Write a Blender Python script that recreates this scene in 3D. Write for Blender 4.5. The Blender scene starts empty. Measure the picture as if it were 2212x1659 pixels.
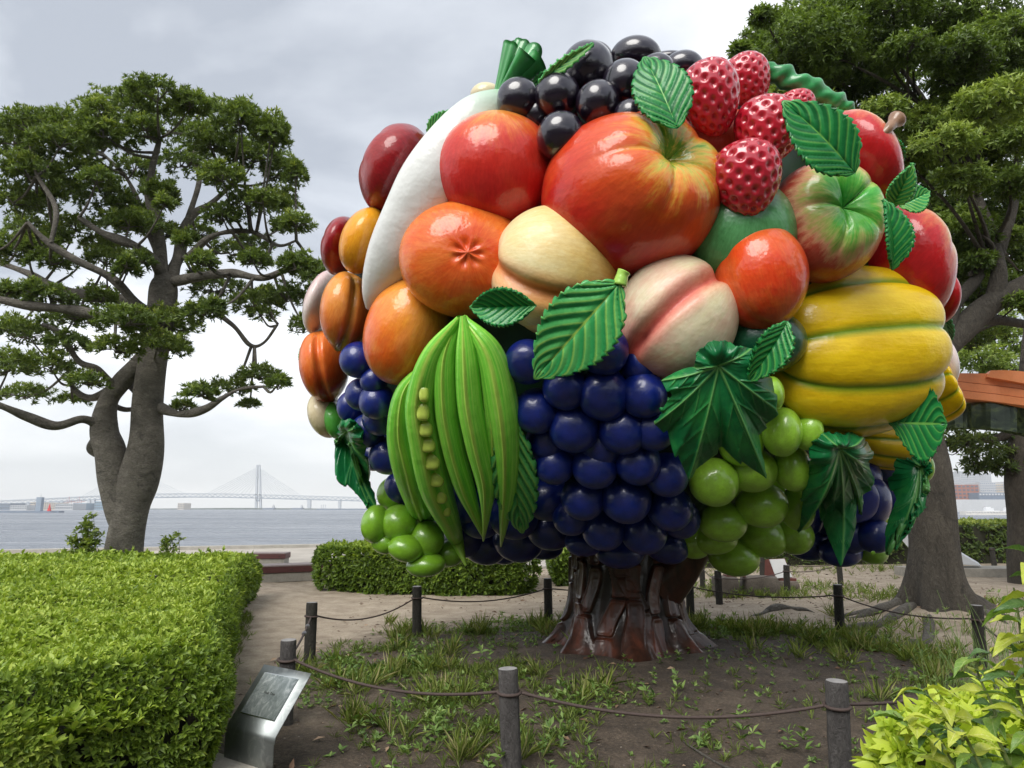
import bpy, math, random
import numpy as np
from mathutils import Vector, Matrix
PI = math.pi
rnd = random.Random(7)
RS = np.random.RandomState(11)
SC = bpy.context.scene
COL = SC.collection

# ------------------------------------------------------------------ camera
CAM = np.array([0.0, 0.0, 1.6]); PITCH = math.radians(9.94)
cd = bpy.data.cameras.new('camera'); cam = bpy.data.objects.new('camera', cd); COL.objects.link(cam)
cam.location = CAM; cam.rotation_euler = (PI/2 + PITCH, 0, 0)
cd.sensor_fit = 'HORIZONTAL'; cd.sensor_width = 36.0; cd.lens = 36*1775/2560
cd.clip_start = 0.05; cd.clip_end = 9000
SC.camera = cam
FW = np.array([0, math.cos(PITCH), math.sin(PITCH)]); UP = np.array([0, -math.sin(PITCH), math.cos(PITCH)]); RT = np.array([1.0, 0, 0])
FOC = 1533.8

# ------------------------------------------------------------------ world, sun, exposure
SUN_EL, SUN_AZ = math.radians(46), math.radians(205)
w = bpy.data.worlds.new('World'); SC.world = w; w.use_nodes = True
nt = w.node_tree; N = nt.nodes; Lk = nt.links
for n in list(N): N.remove(n)
out = N.new('ShaderNodeOutputWorld'); bg = N.new('ShaderNodeBackground'); bg.inputs['Strength'].default_value = 0.1
sky = N.new('ShaderNodeTexSky'); sky.sky_type = 'NISHITA'; sky.sun_disc = False
sky.sun_elevation = SUN_EL; sky.sun_rotation = SUN_AZ
tc = N.new('ShaderNodeTexCoord'); sp = N.new('ShaderNodeSeparateXYZ'); Lk.new(tc.outputs['Generated'], sp.inputs[0])
def M(op, a, b=None, c=None):
    m = N.new('ShaderNodeMath'); m.operation = op
    for i, v in enumerate((a, b, c)):
        if v is None: continue
        if isinstance(v, (int, float)): m.inputs[i].default_value = v
        else: Lk.new(v, m.inputs[i])
    return m.outputs[0]
zc = M('MAXIMUM', sp.outputs[2], 0.0); den = M('ADD', zc, 0.22)
cb = N.new('ShaderNodeCombineXYZ'); Lk.new(M('DIVIDE', sp.outputs[0], den), cb.inputs[0]); Lk.new(M('DIVIDE', sp.outputs[1], den), cb.inputs[1])
cb.inputs[2].default_value = 20.4
n1 = N.new('ShaderNodeTexNoise'); n1.inputs['Scale'].default_value = 0.95; n1.inputs['Detail'].default_value = 7; n1.inputs['Roughness'].default_value = 0.52; n1.inputs['Distortion'].default_value = 0.35
Lk.new(cb.outputs[0], n1.inputs['Vector'])
r1 = N.new('ShaderNodeValToRGB'); Lk.new(n1.outputs['Fac'], r1.inputs[0])
e = r1.color_ramp.elements
e[0].position = 0.39; e[0].color = (2.3, 2.48, 2.78, 1); e[1].position = 0.585; e[1].color = (5.5, 5.58, 5.7, 1)
x = e.new(0.5); x.color = (3.85, 4.02, 4.3, 1)
hz = N.new('ShaderNodeMixRGB'); hz.inputs[2].default_value = (4.3, 4.36, 4.34, 1)
hf = N.new('ShaderNodeMapRange'); hf.inputs[1].default_value = 0.0; hf.inputs[2].default_value = 0.24; hf.inputs[3].default_value = 0.95; hf.inputs[4].default_value = 0.0
Lk.new(zc, hf.inputs[0]); Lk.new(hf.outputs[0], hz.inputs[0]); Lk.new(r1.outputs[0], hz.inputs[1])
mx = N.new('ShaderNodeMixRGB'); mx.inputs[0].default_value = 0.93; Lk.new(sky.outputs[0], mx.inputs[1]); Lk.new(hz.outputs[0], mx.inputs[2])
Lk.new(mx.outputs[0], bg.inputs[0]); Lk.new(bg.outputs[0], out.inputs[0])
sd = bpy.data.lights.new('sun', 'SUN'); sd.energy = 1.5; sd.angle = math.radians(40); sd.color = (1, 0.97, 0.92)
so = bpy.data.objects.new('sun', sd); COL.objects.link(so)
sdir = Vector((math.sin(SUN_AZ)*math.cos(SUN_EL), math.cos(SUN_AZ)*math.cos(SUN_EL), math.sin(SUN_EL)))
so.rotation_euler = sdir.to_track_quat('Z', 'Y').to_euler()
vs = SC.view_settings; vs.view_transform = 'Standard'; vs.look = 'None'; vs.exposure = 1.28; vs.gamma = 1.0; vs.use_curve_mapping = False
SC.cycles.max_bounces = 6; SC.cycles.diffuse_bounces = 3; SC.cycles.glossy_bounces = 3; SC.cycles.transmission_bounces = 4; SC.cycles.transparent_max_bounces = 6
SC.cycles.use_denoising = True; SC.cycles.sample_clamp_indirect = 4

# ------------------------------------------------------------------ helpers
def v3(a): return np.array(a, float)
def nrm(a): a = np.asarray(a, float); return a/np.maximum(np.linalg.norm(a, axis=-1, keepdims=True), 1e-9)
def rayd(px, py): return FW + RT*((px-1106)/FOC) + UP*((829.5-py)/FOC)
def at(px, py, d): return CAM + rayd(px, py)*d          # a point seen in a given direction, d metres deep
def onY(px, py, Y): r = rayd(px, py); return CAM + r*(Y/r[1])
def onZ(px, py, z=0.0): r = rayd(px, py); return CAM + r*((z-CAM[2])/r[2])
def tag(o, label=None, cat=None, group=None, kind=None):
    if label: o['label'] = label
    if cat: o['category'] = cat
    if group: o['group'] = group
    if kind: o['kind'] = kind
    return o
def link(name, me, parent=None, loc=None, mat=None):
    o = bpy.data.objects.new(name, me); COL.objects.link(o)
    if mat is not None and me is not None and not me.materials: me.materials.append(mat)
    if parent is not None: o.parent = parent
    if loc is not None: o.location = loc
    return o
def empty(name, loc, label=None, cat=None, group=None, rz=0.0):
    o = bpy.data.objects.new(name, None); COL.objects.link(o); o.location = loc; o.rotation_euler = (0, 0, rz)
    o.empty_display_size = 0.1
    return tag(o, label, cat, group)
def mesh(name, V, F, smooth=True, attrs=None):
    V = np.asarray(V, np.float32)
    me = bpy.data.meshes.new(name)
    if isinstance(F, np.ndarray) and F.ndim == 2:
        n, k = F.shape
        me.vertices.add(len(V)); me.vertices.foreach_set('co', V.ravel())
        me.loops.add(n*k); me.loops.foreach_set('vertex_index', F.astype(np.int32).ravel())
        me.polygons.add(n); me.polygons.foreach_set('loop_start', np.arange(n, dtype=np.int32)*k)
        me.polygons.foreach_set('loop_total', np.full(n, k, np.int32))
        me.update(calc_edges=True)
    else:
        me.from_pydata([tuple(p) for p in V.tolist()], [], [tuple(int(i) for i in f) for f in F]); me.update()
    if smooth: me.polygons.foreach_set('use_smooth', np.ones(len(me.polygons), bool))
    for k_, (typ, dat) in (attrs or {}).items():
        a = me.attributes.new(k_, typ, 'POINT')
        a.data.foreach_set('vector' if typ == 'FLOAT_VECTOR' else 'value', np.asarray(dat, np.float32).ravel())
    return me
def grid(nu, nv, wu=False, wv=False):
    iu = np.arange(nu if wu else nu-1); iv = np.arange(nv if wv else nv-1)
    a, b = np.meshgrid(iu, iv, indexing='ij'); a = a.ravel(); b = b.ravel()
    a2 = (a+1) % nu; b2 = (b+1) % nv
    return np.stack([a*nv+b, a2*nv+b, a2*nv+b2, a*nv+b2], 1)
_lr = np.random.RandomState(3)
_K = nrm(_lr.normal(size=(24, 3)))*_lr.uniform(0.7, 1.3, (24, 1)); _Ph = _lr.uniform(0, 6.28, 24)
def lump(P, f, seed=0):                                     # cheap smooth 3-D noise, about -1..1
    P = np.asarray(P, float); s = 0
    for i in range(8):
        j = (i*3+seed*5) % 24
        s = s + np.sin(P@(_K[j]*f*(1+0.35*i/4)) + _Ph[(j+seed) % 24] + seed*1.7)*(1-0.07*i)
    return s/4.0
class MB:                                                   # collects boxes, prisms and tubes into one mesh
    def __init__(s): s.V = []; s.F = []; s.n = 0
    def add(s, V, F):
        V = np.asarray(V, float); s.V.append(V); s.F += [tuple(int(i)+s.n for i in f) for f in F]; s.n += len(V)
    def box(s, c, d, rz=0.0, R=None):
        h = np.array(d, float)/2
        P = np.array([(a, b, c_) for a in (-1, 1) for b in (-1, 1) for c_ in (-1, 1)])*h
        if rz: P = P@np.array([[math.cos(rz), math.sin(rz), 0], [-math.sin(rz), math.cos(rz), 0], [0, 0, 1]])
        if R is not None: P = P@np.asarray(R).T
        s.add(P+np.array(c), [(0, 1, 3, 2), (4, 6, 7, 5), (0, 4, 5, 1), (2, 3, 7, 6), (0, 2, 6, 4), (1, 5, 7, 3)])
    def tube(s, pts, rad, n=8, cap=True):
        V, F = tube_vf(pts, rad, n); s.add(V, F.tolist())
        if cap:
            k = len(pts); s.F.append(tuple(s.n-len(V)+i for i in range(n-1, -1, -1))); s.F.append(tuple(s.n-len(V)+(k-1)*n+i for i in range(n)))
    def prism(s, pts, axis):                                # polygon extruded along vector axis
        P = np.asarray(pts, float); n = len(P); s.add(np.vstack([P, P+np.asarray(axis, float)]),
            [tuple(range(n))[::-1], tuple(range(n, 2*n))]+[(i, (i+1) % n, n+(i+1) % n, n+i) for i in range(n)])
    def make(s, name, mat, parent=None, loc=None, smooth=False, base=None, bevel=0.0):
        V = np.vstack(s.V)
        if base is not None: V = V-np.asarray(base, float)
        o = link(name, mesh(name, V, s.F, smooth), parent, loc, mat)
        if bevel:
            m = o.modifiers.new('bevel', 'BEVEL'); m.width = bevel; m.segments = 2; m.limit_method = 'ANGLE'
        return o
def frames(P):
    P = np.asarray(P, float); T = np.gradient(P, axis=0); T = nrm(T)
    ref = np.array([0, 0, 1.0]) if abs(T[0][2]) < 0.9 else np.array([1.0, 0, 0])
    A = []; a = nrm(np.cross(T[0], ref))
    for t in T:
        a = nrm(a-t*np.dot(a, t)); A.append(a)
    A = np.array(A); B = np.cross(T, A); return T, A, B
def tube_vf(P, rad, n=8, bump=0.0, seed=0, f=3.0):
    P = np.asarray(P, float); rad = np.broadcast_to(np.asarray(rad, float), (len(P),)); T, A, B = frames(P)
    ph = np.arange(n)*2*PI/n; D = A[:, None]*np.cos(ph)[None, :, None]+B[:, None]*np.sin(ph)[None, :, None]
    V = P[:, None]+D*rad[:, None, None]
    if bump: V = V+D*(rad[:, None]*bump*lump(V.reshape(-1, 3), f, seed).reshape(len(P), n))[:, :, None]
    return V.reshape(-1, 3), grid(len(P), n, False, True)
def spline(P, k=6):                                         # Catmull-Rom through rows of P
    P = np.asarray(P, float); Q = np.vstack([2*P[0]-P[1], P, 2*P[-1]-P[-2]]); o = []
    for i in range(1, len(Q)-2):
        for t in np.arange(k)/k:
            a, b, c, d = Q[i-1:i+3]
            o.append(0.5*((2*b)+(c-a)*t+(2*a-5*b+4*c-d)*t*t+(3*b-a-3*c+d)*t**3))
    o.append(P[-1]); return np.array(o)

# ------------------------------------------------------------------ materials
def newmat(name):
    m = bpy.data.materials.new(name); m.use_nodes = True; t = m.node_tree; b = t.nodes['Principled BSDF']; return m, t, b
class NT:
    def __init__(s, t): s.t = t
    def n(s, typ, **kw):
        x = s.t.nodes.new(typ)
        for k, v in kw.items(): setattr(x, k, v)
        return x
    def l(s, a, b): s.t.links.new(a, b)
    def m(s, op, a, b=None, c=None):
        x = s.n('ShaderNodeMath', operation=op)
        for i, v in enumerate((a, b, c)):
            if v is None: continue
            if isinstance(v, (int, float)): x.inputs[i].default_value = v
            else: s.l(v, x.inputs[i])
        return x.outputs[0]
    def noise(s, vec, scale, detail=3, rough=0.5, dist=0.0):
        x = s.n('ShaderNodeTexNoise'); x.inputs['Scale'].default_value = scale; x.inputs['Detail'].default_value = detail
        x.inputs['Roughness'].default_value = rough; x.inputs['Distortion'].default_value = dist
        if vec is not None: s.l(vec, x.inputs['Vector'])
        return x.outputs['Fac']
    def ramp(s, fac, stops, interp='LINEAR'):
        x = s.n('ShaderNodeValToRGB'); x.color_ramp.interpolation = interp; e = x.color_ramp.elements
        while len(e) < len(stops): e.new(0.5)
        for el, (p, c) in zip(e, stops):
            el.position = p; el.color = (*c, 1) if len(c) == 3 else c
        s.l(fac, x.inputs[0]); return x.outputs[0]
    def mix(s, fac, a, b, typ='MIX'):
        x = s.n('ShaderNodeMixRGB', blend_type=typ)
        for i, v in enumerate((fac, a, b)):
            if isinstance(v, (int, float)): x.inputs[i].default_value = v
            elif isinstance(v, tuple): x.inputs[i].default_value = (*v, 1)
            else: s.l(v, x.inputs[i])
        return x.outputs[0]
    def mr(s, v, a, b, c=0.0, d=1.0):
        x = s.n('ShaderNodeMapRange'); s.l(v, x.inputs[0])
        for i, q in enumerate((a, b, c, d)): x.inputs[i+1].default_value = q
        return x.outputs[0]
    def bump(s, h, strength, dist, b):
        x = s.n('ShaderNodeBump'); x.inputs['Strength'].default_value = strength; x.inputs['Distance'].default_value = dist
        s.l(h, x.inputs['Height']); s.l(x.outputs[0], b.inputs['Normal']); return x
    def obj(s): return s.n('ShaderNodeTexCoord').outputs['Object']
    def attr(s, name): return s.n('ShaderNodeAttribute', attribute_name=name)
def plain(name, col, rough=0.6, metal=0.0, var=0.25, scale=6.0, bump=0.15, bdist=0.01, stretch=(1, 1, 1), coat=0.0):
    m, t, b = newmat(name); s = NT(t)
    mp = s.n('ShaderNodeMapping'); mp.inputs['Scale'].default_value = stretch; s.l(s.obj(), mp.inputs[0])
    a = s.noise(mp.outputs[0], scale, 6, 0.6); c = s.noise(mp.outputs[0], scale*7, 4, 0.6)
    f = s.m('ADD', s.m('MULTIPLY', a, 0.65), s.m('MULTIPLY', c, 0.35))
    lo = tuple(x*(1-var) for x in col); hi = tuple(min(1, x*(1+var)) for x in col)
    s.l(s.ramp(f, [(0.3, lo), (0.7, hi)]), b.inputs['Base Color'])
    b.inputs['Roughness'].default_value = rough; b.inputs['Metallic'].default_value = metal; b.inputs['Coat Weight'].default_value = coat
    b.inputs['Coat Roughness'].default_value = 0.08
    if bump: s.bump(f, bump, bdist, b)
    return m
def fol(name, stops, rough=0.45, trans=0.35):                # leaves; colour by the per-leaf value 'tint'
    m, t, b = newmat(name); s = NT(t)
    a = s.attr('tint').outputs['Fac']
    c = s.ramp(a, stops); s.l(c, b.inputs['Base Color']); b.inputs['Roughness'].default_value = rough
    b.inputs['Specular IOR Level'].default_value = 0.35
    tr = s.n('ShaderNodeBsdfTranslucent'); s.l(s.mix(1.0, c, (1.25, 1.3, 0.6), 'MULTIPLY'), tr.inputs[0])
    ms = s.n('ShaderNodeMixShader'); ms.inputs[0].default_value = trans
    s.l(b.outputs[0], ms.inputs[1]); s.l(tr.outputs[0], ms.inputs[2]); s.l(ms.outputs[0], t.nodes['Material Output'].inputs[0])
    return m
def lacquer(s, b, hgt=None, rough=0.32, coat=0.7):
    b.inputs['Roughness'].default_value = rough; b.inputs['Specular IOR Level'].default_value = 0.25; b.inputs['Coat Weight'].default_value = coat*0.75; b.inputs['Coat Roughness'].default_value = 0.09
    o = s.obj(); h = s.m('ADD', s.m('MULTIPLY', s.noise(o, 5.5, 3, 0.55), 1.0), s.m('MULTIPLY', s.noise(o, 26, 4, 0.6), 0.12))
    if hgt is not None: h = s.m('ADD', h, hgt)
    x = s.bump(h, 0.45, 0.028, b); s.l(x.outputs[0], b.inputs['Coat Normal'])
def paint(name, stops, streak=0.16, blotch=None, bamt=0.5, sf=2.2, rough=0.32, coat=0.7, seam=None):
    """hand-painted fruit: colour runs from the pole (0) to the far end (1) in brush streaks"""
    m, t, b = newmat(name); s = NT(t)
    A = s.attr('pc').outputs['Vector']; q = s.n('ShaderNodeSeparateXYZ'); s.l(A, q.inputs[0])
    tt = s.m('DIVIDE', s.m('ARCCOSINE', q.outputs[2]), PI)
    rr = s.m('SQRT', s.m('ADD', s.m('ADD', s.m('MULTIPLY', q.outputs[0], q.outputs[0]), s.m('MULTIPLY', q.outputs[1], q.outputs[1])), 0.02))
    cb = s.n('ShaderNodeCombineXYZ'); s.l(s.m('DIVIDE', q.outputs[0], rr), cb.inputs[0]); s.l(s.m('DIVIDE', q.outputs[1], rr), cb.inputs[1]); s.l(s.m('MULTIPLY', tt, 0.9), cb.inputs[2])
    st = s.noise(cb.outputs[0], sf*2.2, 6, 0.72); bl = s.noise(A, 1.7, 3, 0.5, 0.4)
    f = s.m('ADD', tt, s.m('MULTIPLY', s.m('SUBTRACT', st, 0.5), streak*3.0)); f = s.m('ADD', f, s.m('MULTIPLY', s.m('SUBTRACT', bl, 0.5), streak*1.6))
    c = s.ramp(f, stops)
    if blotch: c = s.mix(s.m('MULTIPLY', s.mr(s.m('ADD', s.m('MULTIPLY', bl, 0.6), s.m('MULTIPLY', st, 0.4)), 0.42, 0.62), bamt), c, blotch)
    if seam:                                                 # a painted stripe along the fruit's groove (azimuth 0)
        col, wd, am = seam
        g = s.m('DIVIDE', q.outputs[1], rr); px_ = s.m('GREATER_THAN', q.outputs[0], 0.0)
        g = s.m('MULTIPLY', s.mr(s.m('ABSOLUTE', s.m('ADD', q.outputs[1], s.m('MULTIPLY', s.m('SUBTRACT', st, 0.5), 0.12))), wd, 0.0), px_)
        c = s.mix(s.m('MULTIPLY', g, am), c, col)
    fine = s.noise(cb.outputs[0], sf*9, 4, 0.7); c = s.mix(0.6, c, s.ramp(fine, [(0.32, (0.30, 0.30, 0.30)), (0.52, (0.52, 0.52, 0.52)), (0.70, (0.74, 0.74, 0.74))]), 'SOFT_LIGHT')
    s.l(c, b.inputs['Base Color']); lacquer(s, b, rough=rough, coat=coat)
    return m

# ================================================================== SETTING
def gz(x, y):
    x = np.asarray(x, float); y = np.asarray(y, float)
    z = 0.16*np.exp(-(((x-1.25)**2+(y-7.7)**2)/(2.5**2))**1.3) + 0.20*np.exp(-((x-6.4)**2+(y-11.1)**2)/2.6)
    z = z+0.012*np.sin(x*2.1+1)*np.sin(y*1.7)+0.007*np.sin(x*5.3+y*3.1)+0.005*np.sin(x*9.1-y*11.3)
    return z*np.clip((22-y)/6, 0, 1)
def edgeY(x): return 33.5+0.4*np.clip(x, -60, 90)
xs = np.unique(np.concatenate([np.linspace(-130, -14, 24), np.arange(-14, 16, 0.11), np.linspace(16, 150, 26)]))
ts = np.unique(np.concatenate([np.linspace(-60, 2, 16), np.arange(2, 22, 0.11), np.linspace(22, 26, 5)]))
X, Yt = np.meshgrid(xs, ts, indexing='ij'); Y = np.where(Yt > 16, 16+(Yt-16)/10*(edgeY(X)-16), Yt)
Y = np.maximum(Y, -60)
bedd = np.exp(-(((X-1.35)**2+(Y-7.4)**2)/(3.5**2))**3)
Z = gz(X, Y)+RS.normal(0, 1, X.shape)*0.0035*(np.abs(X) < 14)
gm, t, b = newmat('ground_soil'); s = NT(t); o = s.obj()
big = s.noise(o, 0.55, 5, 0.55); mid = s.noise(o, 3.1, 6, 0.6); fin = s.noise(o, 38, 5, 0.7); gr = s.noise(o, 160, 2, 0.6)
q = s.n('ShaderNodeSeparateXYZ'); s.l(o, q.inputs[0])
dx = s.m('SUBTRACT', q.outputs[0], 1.35); dy = s.m('SUBTRACT', q.outputs[1], 7.1)
rad = s.m('SQRT', s.m('ADD', s.m('MULTIPLY', dx, dx), s.m('MULTIPLY', dy, dy)))
rad = s.m('ADD', rad, s.m('MULTIPLY', s.m('SUBTRACT', mid, 0.5), 1.4))
bed = s.mr(rad, 4.3, 2.9)
near = s.mr(s.m('ADD', q.outputs[1], s.m('MULTIPLY', s.m('SUBTRACT', big, 0.5), 3.0)), 7.6, 5.2)
soil = s.m('MAXIMUM', bed, near)
sand = s.ramp(s.m('ADD', s.m('MULTIPLY', mid, 0.6), s.m('MULTIPLY', fin, 0.4)), [(0.36, (0.27, 0.210, 0.150)), (0.50, (0.40, 0.325, 0.240)), (0.64, (0.52, 0.435, 0.33))])
dirt = s.ramp(s.m('ADD', s.m('MULTIPLY', mid, 0.5), s.m('MULTIPLY', fin, 0.5)), [(0.36, (0.034, 0.025, 0.017)), (0.50, (0.082, 0.059, 0.040)), (0.66, (0.18, 0.135, 0.096))])
c = s.mix(soil, sand, dirt); c = s.mix(s.mr(gr, 0.66, 0.74), c, (0.42, 0.36, 0.29))
s.l(c, b.inputs['Base Color']); b.inputs['Roughness'].default_value = 0.9
s.bump(s.m('ADD', s.m('MULTIPLY', mid, 0.8), s.m('ADD', s.m('MULTIPLY', fin, 0.8), s.m('MULTIPLY', gr, 0.25))), 0.9, 0.05, b)
g = link('ground', mesh('ground', np.stack([X, Y, Z], -1).reshape(-1, 3), grid(len(xs), len(ts))), mat=gm); tag(g, kind='structure')
# promenade of pale pavers along the water
pm, t, b = newmat('pavers'); s = NT(t); o = s.obj()
mp = s.n('ShaderNodeMapping'); mp.inputs['Rotation'].default_value = (0, 0, -0.38); s.l(o, mp.inputs[0])
br = s.n('ShaderNodeTexBrick'); br.inputs['Scale'].default_value = 3.2; br.inputs['Mortar Size'].default_value = 0.03; s.l(mp.outputs[0], br.inputs[0])
br.inputs['Color1'].default_value = (0.36, 0.32, 0.27, 1); br.inputs['Color2'].default_value = (0.47, 0.43, 0.37, 1); br.inputs['Mortar'].default_value = (0.2, 0.18, 0.15, 1)
s.l(s.mix(0.5, br.outputs[0], s.ramp(s.noise(o, 1.1, 5), [(0.3, (0.30, 0.27, 0.23)), (0.7, (0.50, 0.46, 0.40))])), b.inputs['Base Color']); b.inputs['Roughness'].default_value = 0.8
px_ = np.linspace(-60, 60, 61); PV = []
for x_ in px_:
    for k in range(7): PV.append((x_, (19.4+0.4*x_)*(1-k/6)+(edgeY(x_)-0.5)*k/6, 0.03))
PV = np.array(PV); PV[:, 1] = np.maximum(PV[:, 1], 12)
pv = link('promenade', mesh('promenade', PV, grid(61, 7)), mat=pm); tag(pv, kind='structure')
mk_ = MB(); conc = plain('concrete', (0.36, 0.34, 0.30), 0.85, var=0.25, scale=3)
P0 = np.array([(x_, edgeY(x_)-0.5, 0) for x_ in (-60, 90)])
for a_, b_ in [(P0[0], P0[1])]:
    d = b_-a_; L = np.linalg.norm(d); rz = math.atan2(d[1], d[0]); c_ = (a_+b_)/2
    mk_.box((c_[0], c_[1]+0.25, -1.4), (L, 0.55, 3.1), rz)
sw = mk_.make('quay_edge', conc); tag(sw, kind='structure')
kb = MB()
a_ = np.array([-12.0, 14.6]); b_ = np.array([2.0, 20.2]); d = b_-a_
kb.box((*((a_+b_)/2), 0.02), (np.linalg.norm(d), 0.14, 0.1), math.atan2(d[1], d[0])); tag(kb.make('kerb', conc, bevel=0.01), kind='structure')
# water
wm, t, b = newmat('harbour_water'); s = NT(t); o = s.obj()
mp = s.n('ShaderNodeMapping'); mp.inputs['Scale'].default_value = (0.35, 1, 1); s.l(o, mp.inputs[0])
w1 = s.noise(mp.outputs[0], 0.45, 5, 0.65, 0.3); w2 = s.noise(mp.outputs[0], 0.06, 4, 0.6); w3 = s.noise(mp.outputs[0], 0.012, 3, 0.6); mq = s.n('ShaderNodeMapping'); mq.inputs['Scale'].default_value = (0.12, 1, 1); s.l(o, mq.inputs[0]); w4 = s.noise(mq.outputs[0], 0.16, 7, 0.75, 0.2); w3 = s.m('ADD', s.m('MULTIPLY', w3, 0.35), s.m('MULTIPLY', w4, 0.65))
s.l(s.ramp(w3, [(0.36, (0.10, 0.12, 0.155)), (0.50, (0.21, 0.235, 0.275)), (0.62, (0.40, 0.42, 0.45))]), b.inputs['Base Color']); s.l(s.mr(w4, 0.38, 0.62, 0.12, 0.5), b.inputs['Roughness'])
b.inputs['IOR'].default_value = 1.33; b.inputs['Specular IOR Level'].default_value = 0.5
s.bump(s.m('ADD', w1, s.m('MULTIPLY', w2, 4.0)), 1.0, 4.0, b)
wv = [(-2900, 20, -2.2), (2900, 20, -2.2), (2900, 3200, -2.2), (-2900, 3200, -2.2)]
wo = link('water', mesh('water', wv, [(0, 1, 2, 3)], False), mat=wm); tag(wo, kind='structure')

# ================================================================== SCULPTURE
EC = np.array([1.2, 8.1, 3.86]); ER = np.array([3.45, 3.45, 2.9])
def hit(px, py, k=1.0):
    r = rayd(px, py)/(ER*k); o_ = (CAM-EC)/(ER*k); a = r@r; bq = r@o_; c_ = o_@o_-1; D = bq*bq-a*c_
    return (-bq-math.sqrt(D))/a if D > 0 else -bq/a
def enorm(p): return nrm((p-EC)/ER**2)
base = np.array([1.2, 8.1, 0.12])
SCU = empty('fruit_tree_sculpture', base, 'giant glossy sculpture of a round tree crown made of painted fruit on a brown trunk', 'sculpture')
def part(name, V, F, mat, parent=None, ctr=None, attrs=None, smooth=True):
    c_ = ctr if ctr is not None else V.mean(0)
    o = link(name, mesh(name, V-c_, F, smooth, attrs), mat=mat)
    if parent is None: o.parent = SCU; o.location = c_-base
    else: o.parent = parent; o.location = c_-base-np.array(parent.location)
    return o
def fib(n):
    i = np.arange(n)+0.5; z = 1-2*i/n; ph = i*PI*(1+5**0.5); r = np.sqrt(1-z*z)
    return np.stack([r*np.cos(ph), r*np.sin(ph), z], 1)
def fruit(name, px, py, rx, ry, mat, roll=0.0, pole=(0, 0.6, 0.8), kind='apple', deep=0.9, sink=0.6, az=0.0, seed=0, res=(72, 48), dt=0.0, amp=1.0, gr=(1, 0.2, 0.01)):
    t0 = hit(px, py); size = 0.5*(rx+ry)*t0/FOC; k = 1-sink*size/3.3; td = hit(px, py, k)+dt; ctr = at(px, py, td)
    nu, nv = res; ph = np.arange(nu)*2*PI/nu; th = np.linspace(0.0005, PI-0.0005, nv)
    PH, TH = np.meshgrid(ph, th, indexing='ij')
    U = np.stack([np.sin(TH)*np.cos(PH), np.sin(TH)*np.sin(PH), np.cos(TH)], -1).reshape(-1, 3)
    PHf = PH.ravel(); THf = TH.ravel(); dphi = (PHf+PI) % (2*PI)-PI
    r = np.ones(len(U)); S = U.copy()
    if kind == 'apple':
        r = r-0.30*amp*np.exp(-(THf/0.25)**1.4)+0.05*np.exp(-((THf-0.6)/0.3)**2)
        r = r-0.035*amp*np.exp(-((THf-0.5)/0.5)**2)*(1-np.abs(np.cos(PHf*2.5)))**2*1.6
    elif kind == 'lobed':
        cr = (1-np.abs(np.cos(PHf*2.5+0.3)))**3
        r = r-0.42*np.exp(-(THf/0.36)**1.4)+0.06*np.exp(-((THf-0.65)/0.3)**2)-0.15*cr*np.exp(-((THf-0.25)/0.55)**2)
    elif kind == 'peach':
        r = r-0.16*amp*np.exp(-(dphi*np.sin(THf)/0.13)**2)*np.clip(np.sin(THf)*1.6, 0, 1)*(np.abs(dphi) < 1.5)
        r = r-0.14*min(amp, 1.0)**2*np.exp(-(THf/0.3)**1.5)+0.12*amp*min(amp, 1)*np.exp(-((PI-THf)/0.28)**1.4)
    elif kind == 'mandarin':
        star = 0.5+0.5*np.cos(PHf*7)
        r = r-0.05*np.exp(-(THf/0.35)**2)-0.055*star*np.exp(-((THf-0.16)/0.09)**2)+0.05*np.exp(-(THf/0.05)**2)
    elif kind == 'straw':
        S[:, 0] *= 1-0.24*np.clip(U[:, 2], -1, 1); S[:, 1] *= 1-0.24*np.clip(U[:, 2], -1, 1)
        fs = fib(115); d2 = np.arccos(np.clip(U@fs.T, -1, 1)); dm = d2.min(1)
        r = r-0.085*np.exp(-(dm/0.085)**2.4)+0.012*np.exp(-((dm-0.15)/0.05)**2)
    elif kind == 'squash':
        n = 9; q_ = np.abs(np.sin(PHf*n/2+az)); r = 0.94+0.085*q_**0.6; r = r*(1-0.10*np.exp(-(THf/0.4)**2))
        rr_ = np.sin(THf)
        w_ = np.clip(np.sin(THf), 1e-4, 1)**(-0.58); S = U.copy(); S[:, 0] *= w_; S[:, 1] *= w_; S[:, 2] *= 0.97
    elif kind == 'plain': pass
    r = r*(1+0.012*lump(U, 5, seed)+0.02*lump(U, 2.2, seed+1))
    S = S*r[:, None]
    # pole frame -> picture frame (x right, y up, z to viewer)
    p = nrm(np.array(pole, float)); ref = np.array(gr, float) if kind != 'squash' else np.array([0, 1, 0.01])
    a = nrm(np.cross(np.cross(p, ref), p)); b_ = np.cross(p, a)
    Q = S[:, :1]*a+S[:, 1:2]*b_+S[:, 2:]*p
    sc = td/FOC; Q = Q*np.array([rx*sc, ry*sc, deep*0.5*(rx+ry)*sc])
    cr_, sr_ = math.cos(roll), math.sin(roll); Q = np.stack([Q[:, 0]*cr_-Q[:, 1]*sr_, Q[:, 0]*sr_+Q[:, 1]*cr_, Q[:, 2]], 1)
    V = Q[:, :1]*RT+Q[:, 1:2]*UP-Q[:, 2:]*FW
    at_ = {'pc': ('FLOAT_VECTOR', U)}
    if kind == 'squash': at_['lobe'] = ('FLOAT', np.abs(np.sin(PHf*9/2+az)))
    if kind == 'straw': at_['dent'] = ('FLOAT', np.exp(-(dm/0.08)**3))
    o = link(name, mesh(name, V, grid(nu, nv, True, False), True, at_), mat=mat); o.parent = SCU; o.location = ctr-base
    return o
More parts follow.
